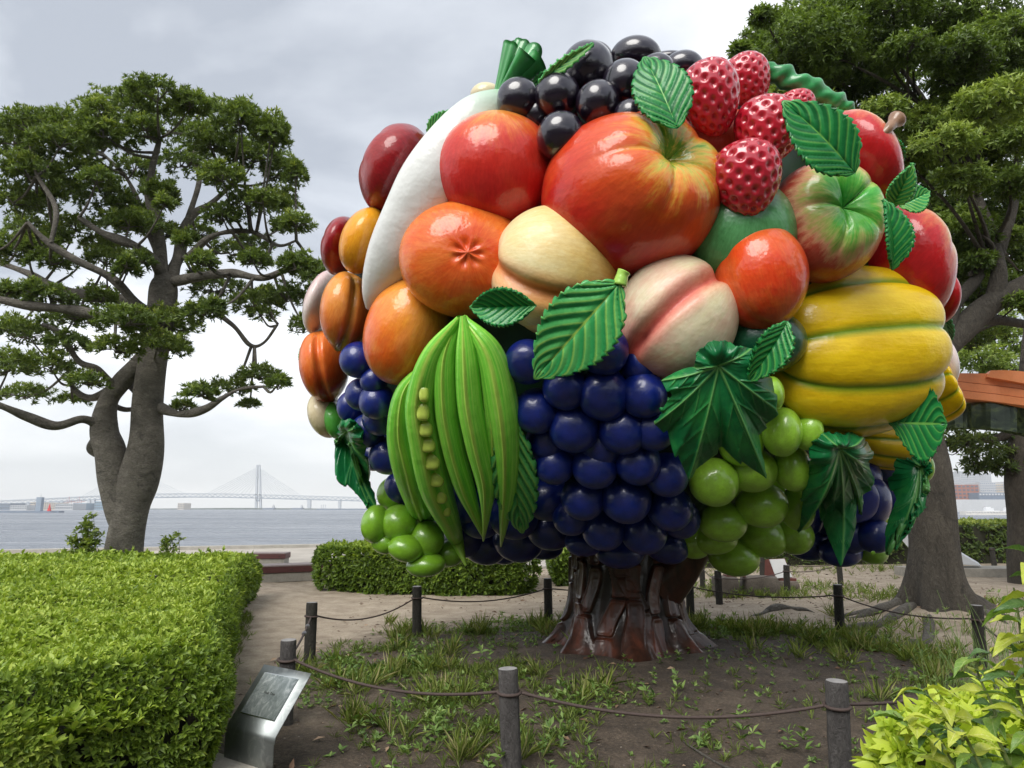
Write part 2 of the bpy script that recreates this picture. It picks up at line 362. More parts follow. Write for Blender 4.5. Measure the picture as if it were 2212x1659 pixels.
def peg(name, pts, rad, mat, n=8, parent=None):
    P = spline(pts, 5); R = np.interp(np.linspace(0, 1, len(P)), np.linspace(0, 1, len(rad)), rad); V, F = tube_vf(P, R, n, 0.06, 2, 30)
    V = np.vstack([V, P[:1], P[-1:]]); nn = len(V); F = F.tolist()+[(i, (i+1) % n, nn-2) for i in range(n)]+[((len(P)-1)*n+(i+1) % n, (len(P)-1)*n+i, nn-1) for i in range(n)]
    return part(name, V, F, mat, parent)

# --- paints
red = (0.55, 0.010, 0.016); dred = (0.26, 0.006, 0.012)
m_apple = paint('apple_paint', [(0.03, (0.14, 0.30, 0.02)), (0.075, (0.50, 0.48, 0.07)), (0.14, (0.68, 0.30, 0.04)), (0.22, (0.60, 0.08, 0.015)), (0.40, (0.55, 0.018, 0.010)), (0.7, (0.36, 0.007, 0.010))], 0.15, blotch=(0.70, 0.13, 0.02), bamt=0.45)
m_apple_r = paint('red_apple_paint', [(0.0, (0.76, 0.36, 0.05)), (0.16, (0.66, 0.14, 0.03)), (0.30, (0.58, 0.030, 0.018)), (0.55, (0.50, 0.009, 0.012)), (1.0, dred)], 0.14, blotch=(0.60, 0.06, 0.03), bamt=0.4)
m_apple_d = paint('dark_apple_paint', [(0.0, (0.35, 0.03, 0.02)), (0.5, (0.25, 0.008, 0.012)), (1.0, (0.14, 0.004, 0.010))], 0.12)
m_apple_g = paint('green_apple_paint', [(0.0, (0.03, 0.30, 0.04)), (0.15, (0.09, 0.42, 0.05)), (0.23, (0.38, 0.50, 0.12)), (0.31, (0.66, 0.36, 0.20)), (0.39, (0.44, 0.035, 0.025)), (0.65, (0.26, 0.008, 0.010))], 0.13, blotch=(0.66, 0.40, 0.24), bamt=0.18)
m_apple_s = paint('yellow_red_apple_paint', [(0.0, (0.30, 0.42, 0.06)), (0.14, (0.62, 0.50, 0.14)), (0.28, (0.60, 0.14, 0.05)), (0.42, (0.46, 0.012, 0.015)), (1.0, (0.30, 0.006, 0.010))], 0.14)
m_mand = paint('mandarin_paint', [(0.0, (0.66, 0.065, 0.012)), (0.30, (0.74, 0.12, 0.012)), (0.60, (0.80, 0.22, 0.02)), (1.0, (0.50, 0.10, 0.01))], 0.10, blotch=(0.75, 0.28, 0.06), bamt=0.4)
m_orange = paint('orange_paint', [(0.0, (0.84, 0.34, 0.03)), (0.3, (0.82, 0.28, 0.03)), (0.52, (0.74, 0.11, 0.012)), (0.85, (0.50, 0.04, 0.010))], 0.16, blotch=(0.82, 0.42, 0.10), bamt=0.35)
m_yelor = paint('yellow_orange_paint', [(0.0, (0.80, 0.36, 0.02)), (0.6, (0.76, 0.30, 0.015)), (1.0, (0.55, 0.16, 0.01))], 0.12)
m_pcho = paint('orange_peach_paint', [(0.0, (0.72, 0.30, 0.05)), (0.35, (0.76, 0.26, 0.04)), (0.7, (0.62, 0.10, 0.02)), (1.0, (0.34, 0.04, 0.015))], 0.15, blotch=(0.74, 0.34, 0.08), bamt=0.5, seam=((0.30, 0.22, 0.03), 0.22, 0.7))
m_pchr = paint('red_peach_paint', [(0.0, (0.78, 0.22, 0.04)), (0.4, (0.72, 0.11, 0.012)), (0.75, (0.50, 0.025, 0.010)), (1.0, (0.30, 0.01, 0.01))], 0.16, blotch=(0.74, 0.24, 0.05), bamt=0.5)
m_nect = paint('nectarine_paint', [(0.0, (0.68, 0.09, 0.010)), (0.3, (0.72, 0.075, 0.012)), (0.6, (0.66, 0.045, 0.010)), (1.0, (0.46, 0.05, 0.01))], 0.10, blotch=(0.66, 0.20, 0.04), bamt=0.4, coat=0.9)
m_cream = paint('white_peach_paint', [(0.0, (0.62, 0.52, 0.28)), (0.25, (0.78, 0.70, 0.44)), (0.6, (0.80, 0.70, 0.50)), (0.80, (0.72, 0.42, 0.30)), (1.0, (0.50, 0.07, 0.04))], 0.15, blotch=(0.78, 0.38, 0.30), bamt=0.5, rough=0.42, coat=0.3, seam=((0.62, 0.07, 0.06), 0.34, 0.85))
m_ypch = paint('yellow_peach_paint', [(0.0, (0.74, 0.66, 0.40)), (0.35, (0.76, 0.64, 0.34)), (0.6, (0.74, 0.52, 0.17)), (1.0, (0.70, 0.34, 0.05))], 0.12, blotch=(0.78, 0.50, 0.14), bamt=0.3, rough=0.42, coat=0.3, seam=((0.72, 0.16, 0.02), 0.36, 0.85))
m_pinkw = paint('pink_white_paint', [(0.0, (0.62, 0.36, 0.36)), (0.5, (0.68, 0.60, 0.56)), (1.0, (0.55, 0.35, 0.33))], 0.15)
m_cream2 = paint('cream_paint', [(0.0, (0.66, 0.60, 0.36)), (0.6, (0.66, 0.54, 0.36)), (1.0, (0.50, 0.18, 0.12))], 0.12)
m_green = paint('green_fruit_paint', [(0.0, (0.10, 0.40, 0.05)), (1.0, (0.05, 0.26, 0.05))], 0.12)
m_melon = paint('melon_paint', [(0.0, (0.10, 0.32, 0.12)), (0.6, (0.06, 0.24, 0.07)), (1.0, (0.03, 0.14, 0.03))], 0.2, coat=0.9)
m_dgreen = paint('dark_green_paint', [(0.0, (0.006, 0.085, 0.035)), (1.0, (0.003, 0.05, 0.022))], 0.2)
m_salmon = paint('salmon_paint', [(0.0, (0.60, 0.09, 0.05)), (1.0, (0.60, 0.13, 0.06))], 0.2)
m_black = plain('black_grape_paint', (0.010, 0.006, 0.016), 0.25, var=0.5, scale=2, bump=0.25, bdist=0.02, coat=1.0)
m_blue = plain('blue_grape_paint', (0.0030, 0.0145, 0.155), 0.34, var=0.35, scale=2, bump=0.3, bdist=0.02, coat=0.5)
m_ggr = plain('green_grape_paint', (0.30, 0.56, 0.045), 0.3, var=0.28, scale=1.8, bump=0.22, bdist=0.02, coat=0.8)
m_ggr2 = plain('darker_green_grape_paint', (0.19, 0.40, 0.025), 0.3, var=0.25, scale=1.8, bump=0.22, bdist=0.02, coat=0.8)
m_white = plain('radish_paint', (0.72, 0.73, 0.71), 0.38, var=0.08, scale=2.5, bump=0.2, bdist=0.02, coat=0.4)
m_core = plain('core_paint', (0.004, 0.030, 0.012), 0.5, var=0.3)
# squash paint: yellow ribs, green in the grooves
m_squash, t, b = newmat('squash_paint'); s = NT(t); lo = s.attr('lobe').outputs['Fac']; o = s.obj()
nz = s.noise(o, 2.5, 4, 0.6); mp = s.n('ShaderNodeMapping'); mp.inputs['Scale'].default_value = (0.35, 1, 2.4); s.l(o, mp.inputs[0]); sk = s.noise(mp.outputs[0], 6, 5, 0.7)
c = s.ramp(s.m('ADD', s.m('MULTIPLY', nz, 0.5), s.m('MULTIPLY', sk, 0.5)), [(0.32, (0.62, 0.38, 0.004)), (0.55, (0.76, 0.52, 0.008)), (0.75, (0.82, 0.62, 0.035))])
c = s.mix(s.mr(s.m('ADD', lo, s.m('MULTIPLY', s.m('SUBTRACT', sk, 0.5), 0.25)), 0.42, 0.05), c, (0.16, 0.26, 0.01))
s.l(c, b.inputs['Base Color']); lacquer(s, b, s.m('MULTIPLY', sk, 0.35), 0.34, 0.55)
m_straw, t, b = newmat('strawberry_paint'); s = NT(t); de = s.attr('dent').outputs['Fac']; o = s.obj()
c = s.mix(s.m('MULTIPLY', de, 0.5), s.ramp(s.noise(o, 3, 4), [(0.3, (0.40, 0.008, 0.022)), (0.7, (0.55, 0.018, 0.04))]), (0.30, 0.004, 0.012))
s.l(c, b.inputs['Base Color']); b.inputs['Roughness'].default_value = 0.25; b.inputs['Coat Weight'].default_value = 1.0; b.inputs['Coat Roughness'].default_value = 0.04
s.bump(s.noise(o, 7, 3), 0.2, 0.02, b)

# core body that closes the gaps
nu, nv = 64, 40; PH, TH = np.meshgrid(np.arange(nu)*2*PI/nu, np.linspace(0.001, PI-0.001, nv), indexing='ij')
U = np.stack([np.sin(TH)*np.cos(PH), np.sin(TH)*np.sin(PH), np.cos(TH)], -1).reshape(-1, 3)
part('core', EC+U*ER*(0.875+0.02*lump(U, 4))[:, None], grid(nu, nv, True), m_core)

F_ = fruit
# upper and middle fruits: centre, half sizes as seen, paint, direction of the pole in the picture frame
F_('apple', 1362, 423, 196, 172, m_apple, pole=(0.40, 0.36, 0.84), res=(120, 90), seed=1, deep=0.95)
F_('apple', 1072, 366, 128, 122, m_apple_r, kind='plain', pole=(0.10, 0.85, 0.45), seed=2, roll=0.1)
F_('apple', 1777, 482, 120, 130, m_apple_g, kind='lobed', pole=(0.2, 0.22, 0.95), res=(160, 100), seed=3)
F_('apple', 1852, 350, 60, 114, m_apple_s, pole=(0.95, 0.45, 0.1), roll=0.52, seed=4, deep=1.4, amp=0.6)
F_('apple', 1948, 570, 84, 132, m_apple_s, pole=(0.92, 0.40, 0.15), roll=0.25, seed=5, deep=1.2, dt=0.1)
F_('apple', 2008, 640, 32, 66, m_apple_s, pole=(0.95, 0.3, -0.2), roll=0.1, seed=6, deep=2.0, dt=0.3)
F_('apple', 857, 368, 68, 100, m_apple_d, pole=(-0.95, 0.1, 0.1), roll=-0.50, seed=7, deep=1.3, amp=0.5)
F_('apple', 737, 532, 34, 64, m_apple_d, pole=(-0.95, 0.2, -0.1), roll=-0.3, seed=8, deep=1.8, dt=0.2)
F_('mandarin_orange', 1006, 562, 144, 125, m_mand, kind='mandarin', pole=(0.08, 0.0, 1.0), res=(140, 110), roll=-0.25, seed=9, deep=0.8)
F_('mandarin_orange', 880, 712, 90, 124, m_orange, kind='plain', pole=(0.15, 0.85, 0.35), roll=-0.38, seed=10)
F_('mandarin_orange', 787, 520, 48, 74, m_yelor, kind='plain', pole=(0, 0.9, 0.2), roll=-0.42, seed=11, deep=1.2)
F_('peach', 1192, 584, 136, 136, m_ypch, kind='peach', pole=(-0.97, 0.05, 0.12), gr=(0.1, -0.55, 0.9), res=(120, 80), roll=-0.12, seed=12, amp=1.1, dt=0.03)
F_('peach', 1190, 680, 78, 48, m_ypch, kind='plain', pole=(0.2, 0.6, 0.6), roll=-0.2, seed=13, dt=0.10)
F_('peach', 1463, 686, 130, 136, m_cream, kind='peach', pole=(0.70, 0.66, 0.10), gr=(-0.28, 0.12, 1), res=(140, 90), roll=-0.05, seed=14, amp=1.25, deep=0.85)
F_('peach', 747, 670, 51, 86, m_pcho, kind='peach', pole=(0.25, 0.95, 0.2), gr=(0.6, -0.1, 0.8), roll=-0.12, seed=15, deep=1.3)
F_('peach', 701, 788, 49, 79, m_pchr, kind='peach', pole=(0.0, 0.97, 0.2), gr=(0.2, 0, 1), roll=0.10, seed=16, deep=1.4)
F_('peach', 698, 655, 30, 72, m_pinkw, kind='plain', pole=(-0.6, 0.7, 0.2), roll=-0.30, seed=17, deep=1.8, dt=0.35)
F_('peach', 706, 895, 36, 52, m_cream2, kind='plain', pole=(0, 0.9, 0.1), roll=0.30, seed=18, deep=1.6, dt=0.3)
F_('lime', 726, 908, 25, 42, m_green, kind='plain', pole=(0, 0.9, 0.2), roll=0.25, seed=19, deep=1.4, dt=0.1)
F_('nectarine', 1643, 599, 97, 116, m_nect, kind='peach', pole=(-0.30, 0.93, -0.15), gr=(-0.75, -0.4, 0.55), roll=0.05, seed=20, amp=0.22)
F_('squash', 1822, 760, 192, 182, m_squash, kind='squash', pole=(1.0, 0.02, -0.22), az=0.35, roll=0.06, res=(216, 70), seed=21, deep=0.75, sink=0.55)
F_('squash', 1915, 955, 84, 58, m_squash, kind='squash', pole=(0.95, 0.1, 0.1), az=0.0, roll=-0.15, res=(160, 50), seed=22, deep=1.2, dt=0.35)
F_('squash', 2008, 845, 30, 72, m_squash, kind='squash', pole=(0.4, 0.3, 0.7), az=0.9, roll=0.1, res=(160, 50), seed=23, deep=2.0, dt=0.5)
F_('peach', 2004, 785, 26, 75, m_pinkw, kind='plain', pole=(-0.6, 0.7, 0.2), roll=0.15, seed=24, deep=2.0, dt=0.9)
F_('green_melon', 1600, 510, 120, 120, m_melon, kind='plain', seed=25, dt=0.18)
F_('green_melon', 1648, 738, 92, 72, m_dgreen, kind='plain', seed=26, dt=0.12)
F_('apricot', 1545, 300, 88, 70, m_salmon, kind='plain', seed=27, dt=0.45)
F_('onion', 1050, 205, 34, 26, m_cream2, kind='plain', seed=28, dt=0.8)
SR = (150, 110)
F_('strawberry', 1535, 213, 63, 82, m_straw, kind='straw', pole=(0.15, -0.95, 0.1), roll=0.12, res=SR, seed=30, sink=0.3)
F_('strawberry', 1612, 175, 54, 56, m_straw, kind='straw', pole=(0.2, -0.9, 0.2), roll=0.3, res=SR, seed=31, sink=0.3, dt=0.35)
F_('strawberry', 1660, 284, 70, 73, m_straw, kind='straw', pole=(0.1, -0.92, 0.3), roll=-0.2, res=SR, seed=32, sink=0.3)
F_('strawberry', 1612, 388, 74, 82, m_straw, kind='straw', pole=(0.15, -0.95, 0.15), roll=0.0, res=SR, seed=33, sink=0.2)
F_('strawberry', 1716, 235, 48, 38, m_straw, kind='straw', pole=(0.3, -0.9, 0.0), roll=0.2, res=SR, seed=34, sink=0.3, dt=0.3)

# white radish with its cut green stalks
def tubepx(pts, k=1.0, deep=0.8, n=28, sub=8, dt=0.0):
    P = spline(np.array(pts, float), sub); ctr = []; R = []
    for (px, py, r_) in P:
        td = hit(px, py, k)+dt; ctr.append(at(px, py, td)); R.append(max(r_, 0.6)*td/FOC)
    ctr = np.array(ctr); R = np.array(R); T = nrm(np.gradient(ctr, axis=0)); V = []
    view = nrm(CAM-ctr); S_ = nrm(np.cross(T, view)); D_ = np.cross(S_, T)
    ph = np.arange(n)*2*PI/n
    V = ctr[:, None]+S_[:, None]*(R[:, None]*np.cos(ph))[:, :, None]+D_[:, None]*(R[:, None]*deep*np.sin(ph))[:, :, None]
    A_ = np.stack(np.broadcast_arrays(np.linspace(0, 1, len(P))[:, None], np.cos(ph)[None], np.sin(ph)[None]), -1)
    return V, A_, ctr, R, S_, D_
def tubepart(name, pts, mat, relief=None, **kw):
    V, A_, ctr, R, S_, D_ = tubepx(pts, **kw); n = V.shape[1]
    if relief is not None: V = ctr[:, None]+(V-ctr[:, None])*(1+relief(A_))[:, :, None]
    V = V+(V-ctr[:, None])*0.02*lump(V.reshape(-1, 3), 3).reshape(V.shape[:2])[:, :, None]
    return part(name, V.reshape(-1, 3), grid(V.shape[0], n, False, True), mat, attrs={'pc': ('FLOAT_VECTOR', A_.reshape(-1, 3))})
m_rad, t, b = newmat('radish_skin'); s = NT(t); q = s.n('ShaderNodeSeparateXYZ'); s.l(s.attr('pc').outputs['Vector'], q.inputs[0])
nz = s.noise(s.obj(), 3, 5); f = s.m('ADD', q.outputs[0], s.m('MULTIPLY', s.m('SUBTRACT', nz, 0.5), 0.15))
s.l(s.ramp(f, [(0.0, (0.22, 0.46, 0.22)), (0.12, (0.44, 0.58, 0.46)), (0.32, (0.72, 0.73, 0.70)), (1.0, (0.74, 0.75, 0.74))]), b.inputs['Base Color']); lacquer(s, b, rough=0.4, coat=0.4)
tubepart('white_radish', [(1092, 200, 10), (1075, 222, 34), (1035, 262, 58), (985, 325, 70), (935, 400, 75), (890, 475, 66), (853, 545, 58), (826, 600, 44), (808, 640, 27), (797, 666, 8)], m_rad, k=0.97, n=36)
m_stalk = plain('stalk_paint', (0.035, 0.24, 0.055), 0.35, var=0.5, scale=2.5, bump=0.2, bdist=0.02, coat=0.6, stretch=(1, 1, 0.25))
def stalk(p0, p1, r0, r1, dt):
    r1 *= 1.3
    t0 = hit(1095, 190, 0.98); a = at(*p0, t0); b_ = at(*p1, t0+dt); k = 14; n = 24
    P = np.array([a*(1-i/(k-1))+b_*(i/(k-1)) for i in range(k)])
    R = np.array([(r0*(1-i/(k-1))**0.8+r1*(i/(k-1))**1.2)*t0/FOC for i in range(k)])
    T, A, B = frames(P); ph = np.arange(n)*2*PI/n; fl = 1-0.20*np.exp(-((ph-PI)/0.5)**2)+0.05*np.cos(ph*3)
    V = P[:, None]+(A[:, None]*(np.cos(ph)*fl)[None, :, None]+B[:, None]*(np.sin(ph)*fl*0.75)[None, :, None])*R[:, None, None]
    Fc = grid(k, n, False, True).tolist(); V = V.reshape(-1, 3); top = V[-n:]
    rim = P[-1]+(top-P[-1])*0.82; low = P[-1]+(top-P[-1])*0.6-(P[-1]-P[-2])*0.9
    V = np.vstack([V, rim, low]); o0 = (k-1)*n
    for i in range(n):
        j = (i+1) % n; Fc += [(o0+i, o0+n+i, o0+n+j, o0+j)[::-1], (o0+n+i, o0+2*n+i, o0+2*n+j, o0+n+j)[::-1]]
    Fc.append(tuple(range(o0+2*n, o0+3*n)))
    return part('cut_stalk', V, Fc, m_stalk)
for a in [((1072, 205), (1103, 98), 9, 17, 0.05), ((1080, 205), (1128, 100), 9, 20, 0.25), ((1078, 208), (1140, 118), 10, 20, -0.10), ((1086, 205), (1152, 112), 9, 22, 0.2), ((1084, 206), (1163, 130), 11, 24, 0.0), ((1080, 207), (1118, 104), 9, 18, 0.35)]: stalk(*a)

# pea pods
m_pod, t, b = newmat('pod_paint'); s = NT(t); q = s.n('ShaderNodeSeparateXYZ'); s.l(s.attr('pc').outputs['Vector'], q.inputs[0])
cb = s.n('ShaderNodeCombineXYZ'); s.l(s.m('MULTIPLY', q.outputs[0], 1.2), cb.inputs[0]); s.l(s.m('MULTIPLY', q.outputs[1], 3), cb.inputs[1]); s.l(s.m('MULTIPLY', q.outputs[2], 3), cb.inputs[2])
st = s.noise(cb.outputs[0], 2.5, 6, 0.7)
c = s.ramp(st, [(0.32, (0.08, 0.45, 0.03)), (0.5, (0.22, 0.66, 0.06)), (0.68, (0.44, 0.76, 0.14))])
sm = s.m('ABSOLUTE', s.m('SUBTRACT', s.m('ADD', q.outputs[1], s.m('MULTIPLY', s.m('SUBTRACT', st, 0.5), 0.1)), 0.30))
c = s.mix(s.m('MULTIPLY', s.mr(sm, 0.26, 0.02, 0, 0.75), s.m('GREATER_THAN', q.outputs[2], -0.1)), c, (0.52, 0.68, 0.12))
c = s.mix(s.mr(q.outputs[0], 0.72, 1.0, 0, 0.75), c, (0.40, 0.58, 0.07)); s.l(c, b.inputs['Base Color']); lacquer(s, b, rough=0.36, coat=0.45)
def podrel(A): c_ = A[..., 1]; f = (A[..., 2] > 0); return f*(0.14*np.exp(-((c_-0.30)/0.07)**2)-0.12*np.exp(-((c_-0.14)/0.06)**2)-0.06*np.exp(-((c_-0.48)/0.06)**2))
tubepart('pea_pod', [(912, 790, 4), (880, 850, 27), (874, 930, 38), (890, 1010, 42), (910, 1090, 32), (928, 1160, 15), (937, 1212, 2)], m_pod, podrel, k=1.00, n=64, deep=1.0, sub=10)
tubepart('pea_pod', [(1000, 684, 6), (1058, 760, 28), (1084, 860, 34), (1096, 960, 29), (1096, 1050, 22), (1089, 1125, 11), (1082, 1180, 2)], m_pod, podrel, k=1.02, n=64, deep=1.0, sub=10)
tubepart('pea_pod', [(995, 684, 6), (966, 770, 22), (964, 870, 26), (978, 960, 25), (1003, 1050, 22), (1028, 1115, 12), (1046, 1165, 2)], m_pod, podrel, k=1.02, n=64, deep=1.0, sub=10)
tubepart('pea_pod', [(1000, 682, 6), (1008, 765, 24), (1016, 870, 29), (1032, 960, 27), (1050, 1045, 21), (1050, 1110, 10), (1044, 1168, 2)], m_pod, podrel, k=1.035, n=64, deep=1.0, sub=10)
tubepart('pea_pod', [(1003, 684, 6), (1048, 760, 20), (1062, 850, 20), (1068, 960, 16), (1064, 1050, 8), (1060, 1090, 2)], m_pod, podrel, k=1.02, n=48, deep=0.9, sub=10)
def openrel(A): c_ = A[..., 1]; t_ = A[..., 0]; w_ = np.clip(np.sin(np.clip((t_-0.22)/0.55, 0, 1)*PI), 0, 1); return (A[..., 2] > 0)*w_*(-0.55*np.exp(-((c_+0.12)/0.34)**4)+0.09*np.exp(-((np.abs(c_+0.12)-0.42)/0.09)**2))
op = tubepart('open_pea_pod', [(992, 686, 6), (934, 770, 25), (910, 870, 34), (922, 965, 36), (944, 1060, 35), (978, 1145, 20), (1006, 1222, 2)], m_pod, openrel, k=1.03, n=72, deep=0.95, sub=12)
m_pea = plain('pea_paint', (0.48, 0.60, 0.10), 0.35, var=0.25, scale=3, bump=0.2, bdist=0.02, coat=0.4)
for i, (px, py, a_, b_) in enumerate([(902, 850, 9, 15), (906, 888, 12, 17), (911, 926, 12, 14), (917, 960, 13, 14), (925, 995, 14, 16), (936, 1034, 13, 14), (945, 1070, 10, 14), (953, 1100, 7, 12)]):
    px = np.interp(py, [770, 870, 965, 1060, 1145], [936, 912, 926, 950, 984]); td = hit(px, py, 1.03)-0.082; c_ = at(px, py, td); U2 = nrm(U); S_ = np.sign(U)*np.abs(U)**0.72*1.28
    V = (S_[:, :1]*a_*RT+S_[:, 2:]*b_*UP-S_[:, 1:2]*12*FW)*td/FOC+c_
    part('pea', V, grid(nu, nv, True), m_pea, parent=op, ctr=c_)

# grapes: one shared ball, a cluster body with its grapes as sub-parts
ball = mesh('grape', (lambda a: a*(1+0.028*lump(a, 3))[:, None])(np.stack([np.sin(TH)*np.cos(PH), np.sin(TH)*np.sin(PH), np.cos(TH)], -1).reshape(-1, 3)), grid(nu, nv, True))
balls = {}
def grapes(name, lst, mat, body, sink=0.35, bodymat=None):
    px, py, rx, ry = body; td = hit(px, py, 0.90); c_ = at(px, py, td)
    V = (U[:, :1]*rx*RT+U[:, 2:]*ry*UP-U[:, 1:2]*0.14*(rx+ry)*FW)*td/FOC+c_
    bo = part(name, V, grid(nu, nv, True), bodymat or mat, ctr=c_)
    if mat.name not in balls:
        mm = ball.copy(); mm.materials.append(mat); balls[mat.name] = mm
    for g_ in lst:
        px, py, r_ = g_[:3]; ry_ = g_[3] if len(g_) > 3 else r_; r_ *= 1.10; ry_ *= 1.10; dt = g_[4] if len(g_) > 4 else 0.0
        t0 = hit(px, py); k = 1-sink*r_*t0/FOC/3.3; td = hit(px, py, k)+dt; sc = td/FOC
        o = link('grape', balls[mat.name]); o.parent = bo; o.location = at(px, py, td)-base-np.array(bo.location)
        o.scale = (r_*sc, 0.5*(r_+ry_)*sc, ry_*sc); o.rotation_euler = (PITCH+rnd.uniform(-.15, .15), rnd.uniform(-.15, .15), rnd.uniform(-0.6, 0.6))
    return bo
grapes('black_grape_cluster', [(1120, 217, 44), (1205, 207, 46), (1270, 150, 53), (1292, 223, 44), (1350, 180, 45), (1211, 294, 48), (1283, 125, 42, 30, 0.5), (1374, 122, 50, 36, 0.4), (1362, 252, 34), (1476, 144, 40, 30, 0.5), (1418, 150, 36, 30, 0.3), (1430, 200, 46), (1160, 250, 34, 34, 0.2), (1395, 255, 40, 30, 0.2), (1440, 128, 40, 14, 1.0)], m_black, (1290, 215, 100, 45))
grapes('blue_grape_cluster', [(1138, 782, 45), (1215, 770, 44), (1304, 757, 50), (1385, 790, 42, 42, 0.15), (1221, 837, 46), (1303, 852, 53), (1390, 853, 47), (1158, 888, 46), (1239, 922, 52), (1345, 928, 50), (1411, 927, 44), (1198, 1002, 42), (1285, 1006, 47), (1378, 999, 46), (1440, 1026, 44), (1260, 1075, 45), (1353, 1076, 51), (1447, 1098, 45), (1235, 1118, 38, 36, 0.1), (1304, 1142, 44), (1391, 1147, 47), (1470, 1120, 38, 40, 0.15), (1339, 1192, 50, 32), (1263, 1170, 42, 28, 0.15), (1441, 1180, 46, 34, 0.2), (1300, 960, 45, 45, 0.1), (1180, 950, 40, 40, 0.1)], m_blue, (1300, 900, 110, 110))
grapes('blue_grape_cluster', [(773, 778, 36), (782, 852, 33), (815, 868, 36), (757, 880, 25, 32, 0.1), (795, 930, 34), (838, 984, 38), (866, 1052, 33), (820, 905, 34, 34, 0.15), (806, 985, 26, 30, 0.2), (886, 1105, 26, 26, 0.15), (900, 1060, 30, 30, 0.2), (808, 822, 28, 28, 0.1)], m_blue, (825, 920, 30, 90))
grapes('blue_grape_cluster', [(1185, 1078, 48, 44, 0.4), (1110, 1115, 50, 46, 0.4), (1190, 1140, 50, 44, 0.6), (1120, 1165, 52, 44, 0.5), (1050, 1175, 48, 40, 0.4), (1005, 1160, 44, 40, 0.3), (1040, 1120, 44, 40, 0.5), (1085, 1185, 40, 30, 0.9), (975, 1120, 36, 40, 0.5), (1015, 1085, 40, 44, 0.7), (965, 1075, 36, 40, 0.7), (1170, 1180, 44, 24, 1.1)], m_blue, (1110, 1110, 80, 40))
grapes('blue_grape_cluster', [(1884, 1084, 36, 48, 0.3), (1912, 1072, 30, 42, 0.7), (1888, 1157, 36, 34, 0.4), (1838, 1155, 36, 36, 0.4), (1815, 1192, 42, 28, 0.6), (1745, 1170, 46, 36, 0.7), (1790, 1110, 46, 46, 0.6), (1850, 1030, 46, 46, 0.5), (1900, 1020, 40, 42, 0.7), (1730, 1110, 46, 46, 0.7)], m_blue, (1850, 1080, 50, 50))
grapes('green_grape_cluster', [(1689, 934, 38, 49), (1744, 932, 27, 38), (1713, 1012, 38, 46), (1624, 1016, 50, 44, 0.1), (1646, 1092, 51, 44), (1722, 1098, 34, 44), (1542, 1042, 49, 48), (1561, 1127, 49, 39), (1500, 1172, 36, 32, 0.3), (1546, 1165, 46, 30, 0.15), (1651, 1163, 50, 38), (1714, 1158, 40, 36, 0.1), (1586, 1204, 50, 36), (1668, 850, 24, 34), (1600, 960, 44, 44, 0.2)], m_ggr, (1640, 1030, 60, 80))
grapes('green_grape_cluster', [(811, 1132, 28, 38, 0.1), (861, 1130, 37, 36), (849, 1067, 32, 34, 0.15), (877, 1184, 36, 27), (831, 1172, 26, 22, 0.2), (921, 1165, 36, 38), (921, 1220, 40, 23, 0.1), (967, 1196, 36, 26, 0.2)], m_ggr2, (880, 1130, 40, 40))
grapes('green_grape_cluster', [(1884, 1192, 32, 24, 0.8), (1996, 1010, 16, 28, 0.9)], m_ggr2, (1886, 1194, 5, 4))

# painted leaves
def leafmat(name, dark, mid, light, vein, nv_, k):
    m, t, b = newmat(name); s = NT(t); q = s.n('ShaderNodeSeparateXYZ'); s.l(s.attr('pc').outputs['Vector'], q.inputs[0])
    a = s.m('ABSOLUTE', q.outputs[1]); w_ = s.m('FRACT', s.m('SUBTRACT', s.m('MULTIPLY', q.outputs[0], nv_), s.m('MULTIPLY', a, k)))
    nz = s.noise(s.obj(), 5, 5, 0.65); c = s.ramp(s.m('ADD', s.m('MULTIPLY', w_, 0.55), s.m('MULTIPLY', nz, 0.6)), [(0.25, dark), (0.55, mid), (0.85, light)])
    vv = s.m('MULTIPLY', s.mr(s.m('ABSOLUTE', s.m('SUBTRACT', w_, 0.5)), 0.40, 0.47), s.mr(nz, 0.35, 0.6, 0.25, 0.9)); c = s.mix(s.m('MULTIPLY', vv, 0.6), c, vein)
    c = s.mix(s.mr(a, 0.055, 0.02), c, vein); s.l(c, b.inputs['Base Color']); lacquer(s, b, rough=0.36, coat=0.3); return m
LN, LK = 8, 2.6
m_leaf = leafmat('leaf_paint', (0.004, 0.085, 0.022), (0.008, 0.16, 0.036), (0.025, 0.27, 0.06), (0.16, 0.42, 0.08), LN, LK)
m_leafl = leafmat('light_leaf_paint', (0.010, 0.17, 0.045), (0.03, 0.29, 0.075), (0.11, 0.45, 0.12), (0.34, 0.58, 0.10), LN, LK)
